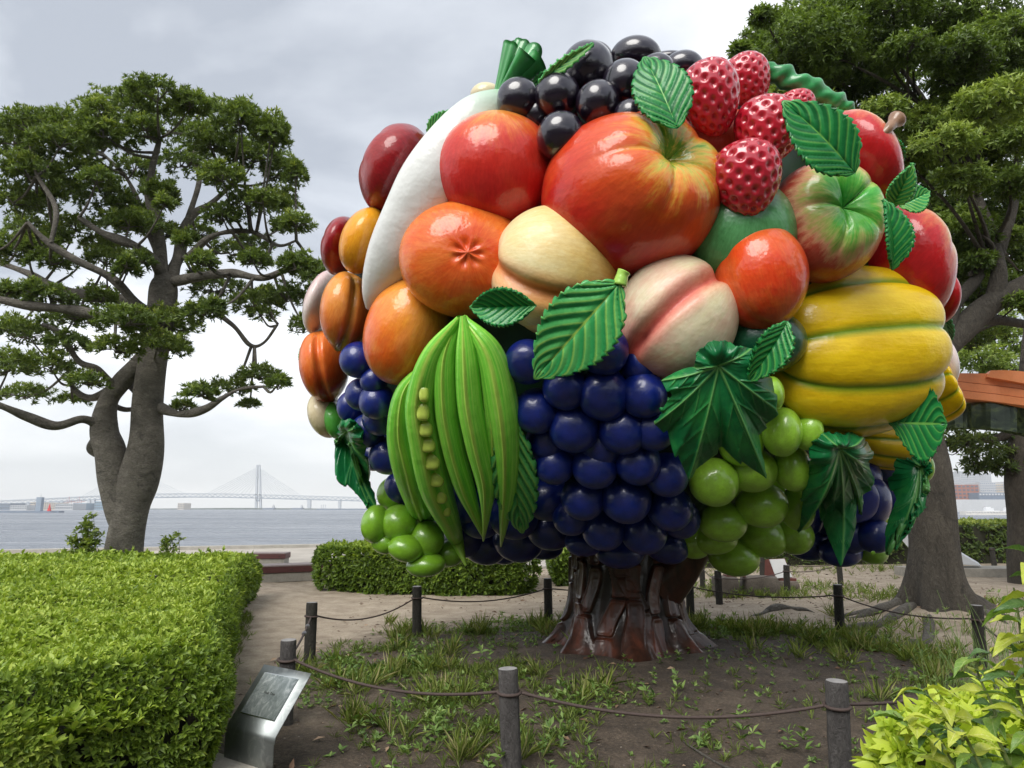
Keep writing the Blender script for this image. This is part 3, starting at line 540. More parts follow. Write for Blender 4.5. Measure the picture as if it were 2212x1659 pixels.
def leaf(b0, b1, w_, mat=m_leaf, k=1.05, arch=0.06, fold=0.10, mixn=0.5, teeth=0.10, k0=None, k1=None, asym=1.0, curl=0.0, wide=0.42):
    A = at(*b0, hit(*b0, k0 or k)); B_ = at(*b1, hit(*b1, k1 or k)); L = np.linalg.norm(B_-A); ax = (B_-A)/L
    mid = (A+B_)/2; nn = nrm(enorm(mid)*(1-mixn)+nrm(CAM-mid)*mixn); nn = nrm(nn-ax*(nn@ax)); side = np.cross(ax, nn)
    W = w_*hit(*[(b0[i]+b1[i])/2 for i in (0, 1)])/FOC/2; nT, nS = 150, 25
    t_ = np.linspace(0, 1, nT); s_ = np.linspace(-1, 1, nS); T_, S_ = np.meshgrid(t_, s_, indexing='ij')
    prof = np.clip(np.sin(PI*np.clip(T_, 0, 1)**(math.log(0.5)/math.log(wide))), 0, 1)**0.8
    saw = 1-((T_*LN*2) % 1.0); prof2 = prof*(1+teeth*(saw-0.6)*np.clip((np.abs(S_)-0.75)*4, 0, 1))
    a_ = np.abs(S_); ww = np.where(S_ > 0, asym, 1.0)*W*prof2*S_
    fr = (T_*LN-a_*LK*0.999) % 1.0; rid = 0.016*L*np.cos(2*PI*fr)*np.minimum(prof, 1)*np.clip(a_*4, 0, 1)*0.55
    h = arch*L*np.sin(PI*T_)+fold*W*a_*prof-curl*L*T_**2+rid-0.014*L*np.exp(-(a_/0.06)**2)
    # side veins sweep forward: shift along the axis with |s|
    P = A+ax*(T_*L+0.0)[..., None]+side*ww[..., None]+nn*h[..., None]
    o = part('leaf', P.reshape(-1, 3), grid(nT, nS), mat, attrs={'pc': ('FLOAT_VECTOR', np.stack([T_, S_, T_*0], -1).reshape(-1, 3))})
    md = o.modifiers.new('solid', 'SOLIDIFY'); md.thickness = 0.02; md.offset = -1
    return o
leaf((1462, 277), (1392, 128), 118, k=1.06, fold=0.15)
leaf((1842, 372), (1690, 222), 122, k=1.08, fold=0.12)
leaf((1925, 580), (1908, 432), 64, k=1.08, fold=0.9, mixn=0.3)
leaf((1930, 440), (1972, 352), 50, m_leafl, k=1.05, fold=0.5, k1=1.12, mixn=0.8)
leaf((1945, 445), (2005, 415), 60, m_leafl, k=1.02, fold=0.3, k1=1.06, mixn=0.8)
leaf((1156, 660), (1018, 664), 82, k=1.06, fold=0.8)
lf = leaf((1336, 614), (1157, 816), 158, m_leafl, k=1.07, fold=0.1)
td = hit(1336, 614, 1.07); peg('leaf_stalk', [at(1338, 616, td), at(1344, 595, td), at(1348, 586, td)], [0.05, 0.04, 0.045], m_leafl)
leaf((1698, 697), (1614, 826), 76, k=1.08, fold=0.6, teeth=0.14)
leaf((1920, 912), (2042, 915), 136, k=1.04, fold=0.10, mixn=0.8, wide=0.6, k1=1.13)
leaf((1106, 905), (1128, 1148), 100, m_leafl, k=1.02, fold=0.1, asym=1.0)
leaf((925, 285), (975, 240), 40, m_leafl, k=0.95, fold=0.2, mixn=0.9)
leaf((1165, 178), (1280, 96), 26, m_leafl, k=1.02, fold=0.5, k1=1.05, mixn=0.9)
leaf((1150, 182), (1235, 160), 40, m_leaf, k=0.96, fold=0.2, mixn=0.8)
leaf((655, 790), (651, 752), 14, m_leaf, k=1.0, fold=0.2, mixn=0.8)
leaf((1905, 300), (1950, 345), 40, m_leaf, k=1.0, fold=0.4, mixn=0.8)
leaf((2030, 665), (2046, 742), 22, m_leaf, k=0.98, fold=0.4, mixn=0.8)

m_vine, t, b = newmat('vine_leaf_paint'); s = NT(t); ve = s.attr('vein').outputs['Fac']; o = s.obj()
c = s.ramp(s.noise(o, 3.2, 5, 0.65, 0.5), [(0.3, (0.004, 0.09, 0.032)), (0.52, (0.008, 0.16, 0.045)), (0.72, (0.03, 0.27, 0.06))])
c = s.mix(s.mr(ve, 0.45, 0.9, 0, 0.75), c, (0.16, 0.40, 0.11)); s.l(c, b.inputs['Base Color']); lacquer(s, b, rough=0.34, coat=0.35)
def vine(attach, tips, valleys, k=1.07, bulge=0.10, seed=1, kt=None):
    """lobed leaf from its stalk point, the lobe tips and the notches between them (in order round the leaf)"""
    NA = 420; ax_, ay_ = attach; pts = []
    for i, tp in enumerate(tips):
        pts.append((tp, 1)); pts.append((valleys[i], 0))
    ang = [math.atan2(p[1]-ay_, p[0]-ax_) for p, _ in pts]; rr = [math.hypot(p[0]-ax_, p[1]-ay_) for p, _ in pts]
    ang = np.unwrap(np.array(ang)); 
    if ang[-1] < ang[0]: ang = -ang; sg = -1
    else: sg = 1
    ang = np.append(ang, ang[0]+2*PI); rr = np.append(rr, rr[0]); fl = np.array([f for _, f in pts]+[1])
    al = np.linspace(ang[0], ang[0]+2*PI, NA, endpoint=False); R = np.zeros(NA); 
    for i, a in enumerate(al):
        j = min(max(np.searchsorted(ang, a, 'right')-1, 0), len(ang)-2); u = (a-ang[j])/max(ang[j+1]-ang[j], 1e-6)
        u2 = u**0.75 if fl[j] == 1 else 1-(1-u)**0.75
        R[i] = rr[j]*(1-u2)+rr[j+1]*u2
    R = R*(1+0.05*((al*14/PI) % 1.0-0.5)); nR = 70; rho = np.linspace(0.0, 1, nR)
    td0 = hit(ax_, ay_, k); V = np.zeros((nR, NA, 3)); ve = np.zeros((nR, NA))
    nn = nrm(enorm(at(ax_, ay_, td0))*0.4+nrm(CAM-at(ax_, ay_, td0))*0.6)
    X_ = ax_+rho[:, None]*R*np.cos(al*sg); Y_ = ay_+rho[:, None]*R*np.sin(al*sg)
    for j, (tp, f_) in enumerate(pts):
        if not f_: continue
        d = np.array([tp[0]-ax_, tp[1]-ay_]); Lh = np.hypot(*d); d = d/Lh; lx = (X_-ax_)*d[0]+(Y_-ay_)*d[1]; ly = np.abs((X_-ax_)*d[1]-(Y_-ay_)*d[0])
        ve = np.maximum(ve, np.exp(-(ly/(4.2-1.8*np.clip(lx/Lh, 0, 1)))**2)*(lx > 0)*(lx < Lh))
        for q_ in (0.3, 0.52, 0.72):                   # side veins
            for sd_ in (1, -1):
                ex = lx-q_*Lh; ey = ((X_-ax_)*d[1]-(Y_-ay_)*d[0])*sd_; lat = np.abs(ex-ey*1.3-0.004*ey**2)
                ve = np.maximum(ve, 0.75*np.exp(-(lat/3.2)**2)*np.clip(ey/3, 0, 1)*np.clip((0.26*Lh*(1-q_*0.6)-ey)/10, 0, 1))
    f1 = hit(ax_, ay_, k)
    hs = np.array([[hit(X_[i, j], Y_[i, j], k if kt is None else k+(kt-k)*rho[i]) for j in range(0, NA, 14)]+[0] for i in range(nR)]); hs[:, -1] = hs[:, 0]
    H = np.stack([np.interp(np.arange(NA), np.arange(0, NA+1, 14), hs[i]) for i in range(nR)])
    H = np.clip(H, f1-0.9, f1+0.9)
    D_ = FW+RT*((X_-1106)/FOC)[..., None]+UP*((829.5-Y_)/FOC)[..., None]
    V = CAM+D_*H[..., None]
    cup = bulge*np.sin(rho*PI*0.9)[:, None]*(0.85+0.12*np.cos(al*3+1))+0.016*ve-0.05*(rho[:, None]**3)*np.cos(al*9+seed)
    V = V+nn*cup[..., None]
    return_o = part('vine_leaf', V.reshape(-1, 3), grid(nR, NA, False, True), m_vine, attrs={'vein': ('FLOAT', ve.ravel())})
    md = return_o.modifiers.new('solid', 'SOLIDIFY'); md.thickness = 0.03; md.offset = -1
    return return_o
vine((1552, 790), [(1425, 822), (1412, 918), (1487, 1032), (1652, 1028), (1676, 885), (1625, 752), (1500, 792)],
     [(1450, 850), (1440, 935), (1560, 968), (1640, 940), (1660, 800), (1590, 748), (1470, 800)], k=1.06, seed=2)
vine((1812, 968), [(1775, 935), (1722, 1146), (1812, 1220), (1862, 1118), (1876, 1010), (1855, 938)],
     [(1748, 1010), (1768, 1090), (1850, 1085), (1866, 1070), (1875, 960), (1815, 935)], k=1.05, bulge=0.16, seed=4, kt=1.02)
vine((1985, 1005), [(1965, 990), (1912, 1200), (1935, 1190), (1992, 1062), (1994, 985)],
     [(1928, 1070), (1925, 1165), (1962, 1120), (1995, 1020), (1980, 985)], k=0.98, bulge=0.12, seed=5)
vine((752, 930), [(740, 905), (735, 950), (810, 1118), (822, 1112), (795, 985), (772, 920)],
     [(736, 925), (758, 1050), (816, 1100), (800, 1035), (785, 950), (755, 905)], k=1.02, bulge=0.12, seed=6)
# wavy leaf lying over the crown's shoulder
A = [(1650, 148, 14), (1690, 165, 22), (1735, 188, 24), (1780, 208, 20), (1820, 225, 16), (1850, 244, 5)]
tubepart('wavy_leaf', A, plain('wavy_leaf_paint', (0.04, 0.30, 0.09), 0.33, var=0.5, scale=3, bump=0.2, bdist=0.02, coat=0.5), lambda a: 0.22*np.sin(a[..., 0]*30+2.2*np.sin(a[..., 0]*7)+2*a[..., 2])*np.clip(0.6-a[..., 1]*0.5, 0, 1)+0.10*np.sin(a[..., 0]*47+3*a[..., 1]), k=0.99, n=32, deep=0.7, sub=16, dt=0.25)
m_stem = plain('stem_paint', (0.24, 0.13, 0.07), 0.35, var=0.4, scale=8, coat=0.5)
td = hit(1895, 300, 1.0)-0.28; peg('apple_stem', [at(1890, 310, td+0.15), at(1898, 300, td), at(1915, 282, td-0.03), at(1928, 268, td), at(1938, 257, td+0.03)], [0.035, 0.032, 0.032, 0.040, 0.066], m_stem, 12)
td = hit(787, 378, 1.0)+0.2; peg('apple_stem', [at(795, 382, td), at(788, 379, td), at(782, 376, td)], [0.02, 0.024, 0.034], plain('stem_green', (0.06, 0.12, 0.08), 0.4), 8)

# trunk with cast bark and spreading roots
nu2, nv2 = 420, 240; ph = np.arange(nu2)*2*PI/nu2; zz = np.linspace(0, 1, nv2); PHt, ZZ = np.meshgrid(ph, zz, indexing='ij')
Ht = 1.75; z = ZZ*Ht; rb = 0.565+0.04*np.sin(PHt*3+1)
lob = 0.5+0.5*np.cos(PHt*8+0.9*np.sin(PHt*2)); flare = np.exp(-(z/0.28)**1.2)
r = rb+flare*(0.26+0.28*lob**1.2)+0.05*np.exp(-((z-1.7)/0.3)**2)
rs = np.random.RandomState(5); hgt = np.zeros_like(r)-0.02
ncol = 21
colw = 2*PI/ncol
for ci in range(ncol):
    z0 = rs.uniform(-0.3, 0.0); c0 = (ci+0.5)*colw+rs.uniform(-0.03, 0.03)
    while z0 < Ht:
        hh = rs.uniform(0.14, 0.62); cc = z0+hh/2; dphi = (PHt-c0-0.13*np.sin(z*3.1+ci*1.7)-0.05*np.sin(z*9+ci)+PI) % (2*PI)-PI
        wd = colw*rs.uniform(0.47, 0.54); a1 = np.abs(dphi)/wd; a2 = np.abs(z-cc)/(hh*0.50)
        m_ = (a1**6+a2**9)**(1/7.0); pl = np.clip((1.0-m_)/0.13, 0, 1); pl = pl*pl*(3-2*pl)
        hgt = np.maximum(hgt, pl*rs.uniform(0.012, 0.040)+pl*0.010*np.exp(-((m_-0.86)/0.1)**2)-0.02*(1-pl))
        z0 += hh
hgt = hgt*(1-np.clip(1.15*np.exp(-(z/0.30)**2), 0, 0.92))
hgt += 0.010*np.sin(PHt*31+4*np.sin(z*3))*(flare+0.2)
r = r+hgt+0.012*lump(np.stack([np.cos(PHt)*2, np.sin(PHt)*2, z*1.2], -1).reshape(-1, 3), 5).reshape(r.shape)
z2 = z+0.0*r; zadj = z-0.10*(1-lob)*np.exp(-z/0.1)*0
Vt = np.stack([base[0]+0.02+r*np.cos(PHt), base[1]+r*np.sin(PHt), 0.03+z2], -1).reshape(-1, 3)
m_tr, t, b = newmat('trunk_paint'); s = NT(t); o = s.obj(); hA = s.attr('h').outputs['Fac']
mp = s.n('ShaderNodeMapping'); mp.inputs['Scale'].default_value = (1, 1, 0.3); s.l(o, mp.inputs[0])
c = s.ramp(s.noise(mp.outputs[0], 5, 6, 0.65, 0.6), [(0.32, (0.016, 0.008, 0.005)), (0.52, (0.062, 0.022, 0.013)), (0.70, (0.13, 0.036, 0.018))])
c = s.mix(s.mr(hA, 0.0, -0.02), c, (0.012, 0.007, 0.005)); s.l(c, b.inputs['Base Color']); lacquer(s, b, rough=0.42, coat=0.5)
part('trunk', Vt, grid(nu2, nv2, True, False), m_tr, attrs={'h': ('FLOAT', hgt.ravel())})
Pb = spline([(base[0]+0.35, 7.95, 0.75), (base[0]+0.62, 7.9, 1.05), (base[0]+0.9, 7.85, 1.40), (base[0]+1.3, 7.8, 1.62)], 8); V, Fq = tube_vf(Pb, np.linspace(0.30, 0.17, len(Pb)), 20, 0.08, 2, 6)
part('branch', V, Fq, m_tr, attrs={'h': ('FLOAT', np.full(len(V), 0.02))})
# ================================================================== LEAF SCATTER
def rosettes(P, A, n, L, Wd, spread=(25, 75), tint=None, fold=0.18, seed=0, tj=0.16, droop=0.0):
    """n pointed leaves round each shoot tip P, growing along axis A"""
    r_ = np.random.RandomState(seed); P = np.repeat(np.asarray(P, float), n, 0); A = nrm(np.repeat(np.asarray(A, float), n, 0)); m = len(P)
    ref = np.where(np.abs(A[:, 2:]) < 0.9, np.array([[0, 0, 1.0]]), np.array([[1.0, 0, 0]])); X_ = nrm(np.cross(A, ref)); Y_ = np.cross(A, X_)
    ph = r_.uniform(0, 2*PI, m)[:, None]; th = np.radians(r_.uniform(*spread, m))[:, None]
    D = nrm(A*np.cos(th)+(X_*np.cos(ph)+Y_*np.sin(ph))*np.sin(th)); D[:, 2] -= droop; D = nrm(D)
    Nn = nrm(A-D*(A*D).sum(1, keepdims=True)+0.25*r_.normal(size=(m, 3))); S_ = nrm(np.cross(D, Nn)); Nn = np.cross(S_, D)
    l = (L*r_.uniform(0.5, 1.25, m))[:, None] if np.isscalar(L) else (np.repeat(L, n)*r_.uniform(0.65, 1.2, m))[:, None]
    w_ = l*Wd/2
    V = np.stack([P, P+D*l*0.5+S_*w_+Nn*w_*fold*2, P+D*l-Nn*l*0.10, P+D*l*0.5-S_*w_+Nn*w_*fold*2], 1)
    ti = (np.repeat(tint, n) if tint is not None else np.full(m, 0.5))+r_.normal(0, tj, m)
    i = np.arange(m)*4; F = np.concatenate([np.stack([i, i+1, i+2], 1), np.stack([i, i+2, i+3], 1)])
    return V.reshape(-1, 3), F, np.repeat(np.clip(ti, 0, 1), 4)
def leafobj(name, data, mat, parent=None, loc=None):
    V = np.concatenate([d[0] for d in data]); off = np.cumsum([0]+[len(d[0]) for d in data[:-1]])
    F = np.concatenate([d[1]+o_ for d, o_ in zip(data, off)]); T = np.concatenate([d[2] for d in data])
    if loc is not None: V = V-np.asarray(loc, float)
    o = link(name, mesh(name, V, F, False, {'tint': ('FLOAT', T)}), parent, mat=mat); return o
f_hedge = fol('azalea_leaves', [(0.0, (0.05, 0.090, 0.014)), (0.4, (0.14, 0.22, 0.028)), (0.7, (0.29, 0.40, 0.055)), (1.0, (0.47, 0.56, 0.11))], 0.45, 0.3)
f_dark = fol('dark_leaves', [(0.0, (0.030, 0.052, 0.020)), (0.40, (0.085, 0.13, 0.038)), (0.75, (0.20, 0.27, 0.065)), (1.0, (0.36, 0.41, 0.09))], 0.38, 0.35)
f_oak = fol('evergreen_leaves', [(0.0, (0.028, 0.050, 0.012)), (0.35, (0.085, 0.135, 0.024)), (0.65, (0.18, 0.26, 0.05)), (1.0, (0.34, 0.42, 0.09))], 0.35, 0.3)
f_lime = fol('golden_leaves', [(0.0, (0.10, 0.18, 0.015)), (0.5, (0.34, 0.46, 0.04)), (1.0, (0.62, 0.70, 0.09))], 0.4, 0.35)
f_grass = fol('grass_blades', [(0.0, (0.06, 0.09, 0.02)), (0.45, (0.14, 0.20, 0.035)), (0.75, (0.27, 0.34, 0.07)), (1.0, (0.42, 0.38, 0.19))], 0.5, 0.3)
m_twig = plain('hedge_wood', (0.022, 0.022, 0.010), 0.9, var=0.4)

def curvedshoot(n, L, Wd, spread, tint, seed):
    r_ = np.random.RandomState(seed); V = []; F = []; T = []; nT, nS = 6, 3; fb = grid(nT, nS)
    for i in range(n):
        t_ = np.linspace(0, 1, nT)[:, None]; s_ = np.linspace(-1, 1, nS)[None]; l = L*r_.uniform(0.55, 1.15); w_ = np.sin(PI*t_**0.8)**0.8*l*Wd/2
        x_ = t_*l+0*s_; y_ = s_*w_; z_ = 0.22*w_*np.abs(s_)*1.5-l*r_.uniform(0.05, 0.32)*t_**2+0*s_; P = np.stack([x_, y_, z_], -1).reshape(-1, 3)
        el = math.radians(90-r_.uniform(*spread)); az = i*2.4+r_.uniform(-.3, .3); ro = r_.uniform(-.4, .4)
        M_ = np.array(Matrix.Rotation(az, 3, 'Z')@Matrix.Rotation(-el, 3, 'Y')@Matrix.Rotation(ro, 3, 'X')); P = P@M_.T+[0, 0, i*L*0.03]
        F.append(fb+len(V)*nT*nS); V.append(P); T.append(np.full(nT*nS, np.clip(tint+r_.normal(0, 0.13), 0, 1)))
    return np.concatenate(V), np.concatenate(F), np.concatenate(T)
def hedge(name, poly, zt, label, sp=0.0065, smin=0.030, L=0.045, mat=f_hedge, seed=1, tbase=(0.35, 0.68), n=7, zb=0.0, group='clipped hedges', uneven=0.03, nparts=0, core=0.10, rr=0.18):
    core = core if rr < 0.3 else 0.24
    r_ = np.random.RandomState(seed); poly = np.array(poly, float); K = len(poly); c0 = poly.mean(0)
    root = empty(name, (c0[0], c0[1], 0), label, 'hedge', group); loc = np.array([c0[0], c0[1], 0])
    def inside(p):
        c_ = np.zeros(len(p), bool); j = K-1
        for i in range(K):
            a, b_ = poly[i], poly[j]; t_ = ((a[1] > p[:, 1]) != (b_[1] > p[:, 1])) & (p[:, 0] < (b_[0]-a[0])*(p[:, 1]-a[1])/(b_[1]-a[1]+1e-12)+a[0]); c_ ^= t_; j = i
        return c_
    def edist(p):
        d = np.full(len(p), 9e9)
        for i in range(K):
            a, b_ = poly[i], poly[(i+1) % K]; ab = b_-a; t_ = np.clip(((p-a)@ab)/(ab@ab), 0, 1); d = np.minimum(d, np.linalg.norm(p-a-t_[:, None]*ab, axis=1))
        return d
    lo, hi = poly.min(0), poly.max(0); pts = []; axs = []
    cell = 0.5
    for gx in np.arange(lo[0], hi[0], cell):
        for gy in np.arange(lo[1], hi[1], cell):
            d = max(math.hypot(gx, gy), 2.5); px_ = gx/max(gy, 0.5)
            if abs(px_) > 0.95 and gy > 0: continue
            s_ = max(smin, sp*d); m = int(cell*cell/s_**2); p = r_.uniform(0, cell, (m, 2))+(gx, gy); pts.append(p)
    p = np.concatenate(pts); p = p[inside(p)]; ed = edist(p); zz = zt-rr*np.clip(1-ed/rr, 0, 1)**2*0.8+uneven*lump(np.c_[p, p[:, 0]*0], 2.2, seed)
    T3 = np.c_[p, zz]; A3 = np.tile([0, 0, 1.0], (len(p), 1))+r_.normal(0, 0.35, (len(p), 3))
    S3 = []; SA = []; tint_n = 1
    area = sum(poly[i][0]*poly[(i+1) % K][1]-poly[(i+1) % K][0]*poly[i][1] for i in range(K)); sg = 1 if area > 0 else -1
    for i in range(K):
        a, b_ = poly[i], poly[(i+1) % K]; ab = b_-a; L_ = np.linalg.norm(ab); u = ab/L_; no = np.array([u[1], -u[0]])*sg
        k = max(1, int(L_/0.5))
        for j in range(k):
            m0 = a+ab*(j+0.5)/k; 
            if no@(m0) > 0: continue                        # side that faces away
            if m0[1] > 0 and abs(m0[0]/max(m0[1], .5)) > 0.95: continue
            d = max(np.linalg.norm(m0), 2.5); s_ = max(smin, sp*d); m = int(L_/k*(zt-zb)/s_**2)
            t_ = (j+r_.uniform(0, 1, m))/k; z_ = zb+(zt-zb)*r_.uniform(0, 1, m)**0.9
            q = a+ab*t_[:, None]; bul = uneven*1.3*lump(np.c_[q, z_], 3, seed+1)-rr*0.4*np.clip((z_-zt+rr)/rr, 0, 1)**2-0.10*np.clip(1-(z_-zb)/0.35, 0, 1)
            q = q+no*bul[:, None]; S3.append(np.c_[q, z_]); SA.append(np.tile([no[0], no[1], 0.45], (m, 1))+r_.normal(0, 0.35, (m, 3)))
    S3 = np.concatenate(S3) if S3 else np.zeros((0, 3)); SA = np.concatenate(SA) if SA else np.zeros((0, 3))
    dT = np.linalg.norm(T3, axis=1); dS = np.linalg.norm(S3, axis=1)
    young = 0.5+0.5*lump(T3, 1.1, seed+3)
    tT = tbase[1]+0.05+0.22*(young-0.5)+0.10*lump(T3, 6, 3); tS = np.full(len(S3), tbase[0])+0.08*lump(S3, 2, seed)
    sz = lambda d: L*np.clip(d*0.14, 1.0, 2.0)
    T3[:, 2] += r_.uniform(-0.05, 0.02, len(T3))+0.07*(r_.uniform(0, 1, len(T3)) > 0.965)
    P_ = np.concatenate([T3, S3]); A_ = np.concatenate([A3, SA]); t_ = np.concatenate([tT, tS]); dd = np.concatenate([dT, dS])
    if nparts:                                               # the shoots that show largest, one object each
        near = np.argsort(dd+1000*(P_[:, 1] < 2.6)+1000*(np.abs(P_[:, 0]/P_[:, 1]) > 0.74))[:nparts]; protos = []
        for v in range(6):
            V, F, T = curvedshoot(n+2, L*1.25, 0.42, (15, 80), tbase[0]+0.12+0.05*v, 50+v)
            me = mesh('leaf_shoot', V, F, True, {'tint': ('FLOAT', T)}); me.materials.append(mat); protos.append(me)
        for q_, i in enumerate(near):
            o = link('leaf_shoot', protos[q_ % 6]); o.parent = root; o.location = P_[i]-loc+nrm(A_[i])*0.01; o.rotation_euler = Vector(A_[i]).to_track_quat('Z', 'Y').to_euler()
        keep = np.ones(len(P_), bool); keep[near] = False; P_, A_, t_, dd = P_[keep], A_[keep], t_[keep], dd[keep]
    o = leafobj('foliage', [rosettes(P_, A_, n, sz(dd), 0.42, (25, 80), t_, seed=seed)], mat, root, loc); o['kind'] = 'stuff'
    # woody core
    q = c0+(poly-c0)*(1-core/np.maximum(np.linalg.norm(poly-c0, axis=1, keepdims=True), .3)*1.3); m_ = MB(); m_.prism(np.c_[q, np.full(K, zb)]-loc, (0, 0, zt-core-zb-0.6*max(rr-0.18, 0))); m_.make('branches', m_twig, root)
    return root
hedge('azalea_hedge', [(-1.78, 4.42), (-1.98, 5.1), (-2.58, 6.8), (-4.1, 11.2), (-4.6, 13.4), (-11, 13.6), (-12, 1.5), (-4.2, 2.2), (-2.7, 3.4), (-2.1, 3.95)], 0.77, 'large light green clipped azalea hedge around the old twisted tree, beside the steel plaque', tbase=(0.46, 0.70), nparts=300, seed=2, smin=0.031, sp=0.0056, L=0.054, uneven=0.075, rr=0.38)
hedge('azalea_hedge', [(-4.0, 14.9), (-3.75, 14.4), (-3.1, 14.1), (-2.0, 13.75), (-0.8, 13.55), (0.1, 13.75), (0.45, 14.3), (0.5, 16.8), (-3.2, 17.4), (-3.95, 16.2)], 0.80, 'round-ended azalea hedge between the benches and the sculpture trunk', seed=3, tbase=(0.30, 0.62), L=0.06, sp=0.0042, core=0.25, uneven=0.07)
hedge('azalea_hedge', [(0.9, 15.2), (2.4, 15.4), (2.6, 18), (0.9, 18)], 0.70, 'short azalea hedge just behind the sculpture trunk', seed=4, tbase=(0.22, 0.5), L=0.06, sp=0.0042, core=0.22)
hedge('clipped_hedge', [(3.6, 19.5), (9.0, 21.0), (24, 22.5), (24, 25), (8, 24.5), (3.6, 22)], 1.15, 'tall dark green clipped hedge behind the white angular structure', mat=f_dark, seed=5, tbase=(0.45, 0.75), L=0.07, sp=0.005)

# ================================================================== TREES
def barkmat(name, lo, mid, hi, st):
    m, t, b = newmat(name); s = NT(t); mp = s.n('ShaderNodeMapping'); mp.inputs['Scale'].default_value = st; s.l(s.obj(), mp.inputs[0])
    a = s.noise(mp.outputs[0], 1.6, 6, 0.65, 0.6); c_ = s.noise(mp.outputs[0], 7, 7, 0.78, 1.6); k = s.noise(s.obj(), 2.6, 4, 0.6, 1.0)
    c = s.ramp(s.m('ADD', s.m('MULTIPLY', a, 0.4), s.m('MULTIPLY', c_, 0.6)), [(0.33, lo), (0.5, mid), (0.68, hi)])
    c = s.mix(s.mr(k, 0.60, 0.72), c, tuple(x*0.35 for x in mid)); s.l(c, b.inputs['Base Color']); b.inputs['Roughness'].default_value = 0.88
    s.bump(s.m('ADD', s.m('MULTIPLY', c_, 1.2), a), 1.0, 0.07, b); return m
m_bark = barkmat('smooth_bark', (0.050, 0.044, 0.034), (0.155, 0.140, 0.115), (0.31, 0.28, 0.235), (1.6, 1.6, 2.6))
m_bark2 = barkmat('dark_bark', (0.024, 0.020, 0.015), (0.078, 0.066, 0.050), (0.15, 0.13, 0.10), (2.4, 2.4, 1.0))
def limb(pts, Y, n=16, sub=7, bump=0.10, seed=0, f=4.5):
    P = spline(np.array([(*onY(p[0], p[1], Y+(p[3] if len(p) > 3 else 0)), p[2]*Y/1534.0) for p in pts]), sub)
    R_ = np.maximum(P[:, 3], 0.012); V, F = tube_vf(P[:, :3], R_, n, bump, seed, f); return V, F, P
def joinmesh(parts):
    V = np.concatenate([p[0] for p in parts]); off = np.cumsum([0]+[len(p[0]) for p in parts[:-1]]); return V, np.concatenate([p[1]+o_ for p, o_ in zip(parts, off)])
YT = 13.2
tb = onZ(262, 1330, 0); tb = np.array([onY(262, 1215, YT)[0], YT, 0])
T1 = empty('old_tree', tb, 'old tree with twisted grey limbs and tufted dark foliage standing in the azalea hedge', 'tree')
trunk1 = [[(262, 1300, 42), (265, 1195, 38), (280, 1100, 37), (296, 1040, 39), (314, 960, 34), (318, 880, 30), (328, 790, 30), (345, 680, 31), (352, 625, 31), (356, 600, 20), (358, 588, 6)],
          [(285, 1175, 20), (264, 1110, 32), (250, 1050, 32), (240, 985, 33), (224, 935, 29), (232, 870, 22), (258, 830, 20), (290, 795, 18), (318, 760, 16), (335, 740, 12)]]
limbs1_ = [[(352, 630, 26), (347, 540, 17), (336, 470, 15), (322, 420, 13), (330, 360, 9), (345, 300, 6)],
          [(362, 620, 22), (385, 560, 17, .3), (395, 500, 14, .4), (420, 460, 11, .5), (455, 440, 8, .6), (500, 400, 5, .7)],
          [(352, 600, 16), (330, 560, 13, -.3), (290, 530, 12, -.6), (225, 505, 9, -.8), (170, 470, 6, -1)],
          [(340, 690, 18), (300, 660, 14, -.4), (240, 600, 12, -.8), (160, 560, 10, -1.1), (100, 520, 8, -1.3), (60, 480, 5, -1.4)],
          [(335, 720, 18), (270, 650, 14, .5), (200, 640, 14, .8), (120, 620, 13, 1.0), (60, 590, 11, 1.1), (-20, 560, 8, 1.2)],
          [(330, 700, 15), (250, 690, 12, -.6), (160, 670, 12, -.9), (60, 660, 11, -1.2), (-30, 640, 9, -1.4)],
          [(365, 610, 16), (420, 600, 13, -.3), (500, 590, 11, -.6), (570, 600, 9, -.7), (640, 570, 6, -.8), (680, 560, 3, -.9)],
          [(360, 700, 12), (430, 660, 9, .5), (500, 700, 7, .8), (540, 745, 6, .9), (570, 740, 5, 1), (600, 700, 4, 1)],
          [(345, 880, 13), (390, 895, 10, -.3), (440, 885, 9, -.5), (480, 860, 7, -.6), (520, 840, 5, -.7), (570, 835, 3, -.8)],
          [(225, 925, 18), (180, 905, 13, -.3), (120, 920, 12, -.6), (60, 900, 11, -.9), (10, 880, 9, -1.2), (-40, 860, 7, -1.4)],
          [(255, 845, 12), (215, 800, 10, -.4), (170, 780, 9, -.6), (130, 720, 7, -.8), (90, 700, 5, -1)],
          [(318, 860, 14), (270, 830, 12, .5), (200, 860, 10, .8), (160, 840, 9, .9), (150, 800, 6, 1)],
          [(395, 500, 10, .4), (430, 395, 8, .8), (420, 330, 5, 1), (440, 280, 4, 1.1)],
          [(345, 560, 10), (300, 440, 8, .6), (270, 380, 6, .9), (220, 330, 4, 1.1)],
          [(400, 560, 10, .3), (460, 510, 9, .1), (540, 500, 8, 0), (600, 530, 5, -.2), (640, 520, 3, -.3)],
          [(110, 525, 7, -1.3), (120, 450, 6, -1.2), (80, 380, 5, -1.1)], [(230, 870, 9), (275, 885, 7, .4), (330, 870, 6, .6)], [(215, 945, 14), (198, 968, 11), (205, 985, 4)]]
limbs1 = [[(p[0], p[1], p[2]*0.80, *p[3:]) for p in l] for l in limbs1_]
tp = [limb(p, YT, 36, 10, 0.16, 3+i) for i, p in enumerate(trunk1)]; V, F = joinmesh(tp); link('trunk', mesh('trunk', V-tb, F), T1, mat=m_bark)
lp = []
for i, p in enumerate(limbs1):
    q = limb(p, YT, 14, 10, 0.32, i, 7.0); lp.append(q)
    o = link('branch', mesh('branch', q[0]-tb, q[1]), T1, mat=m_bark)
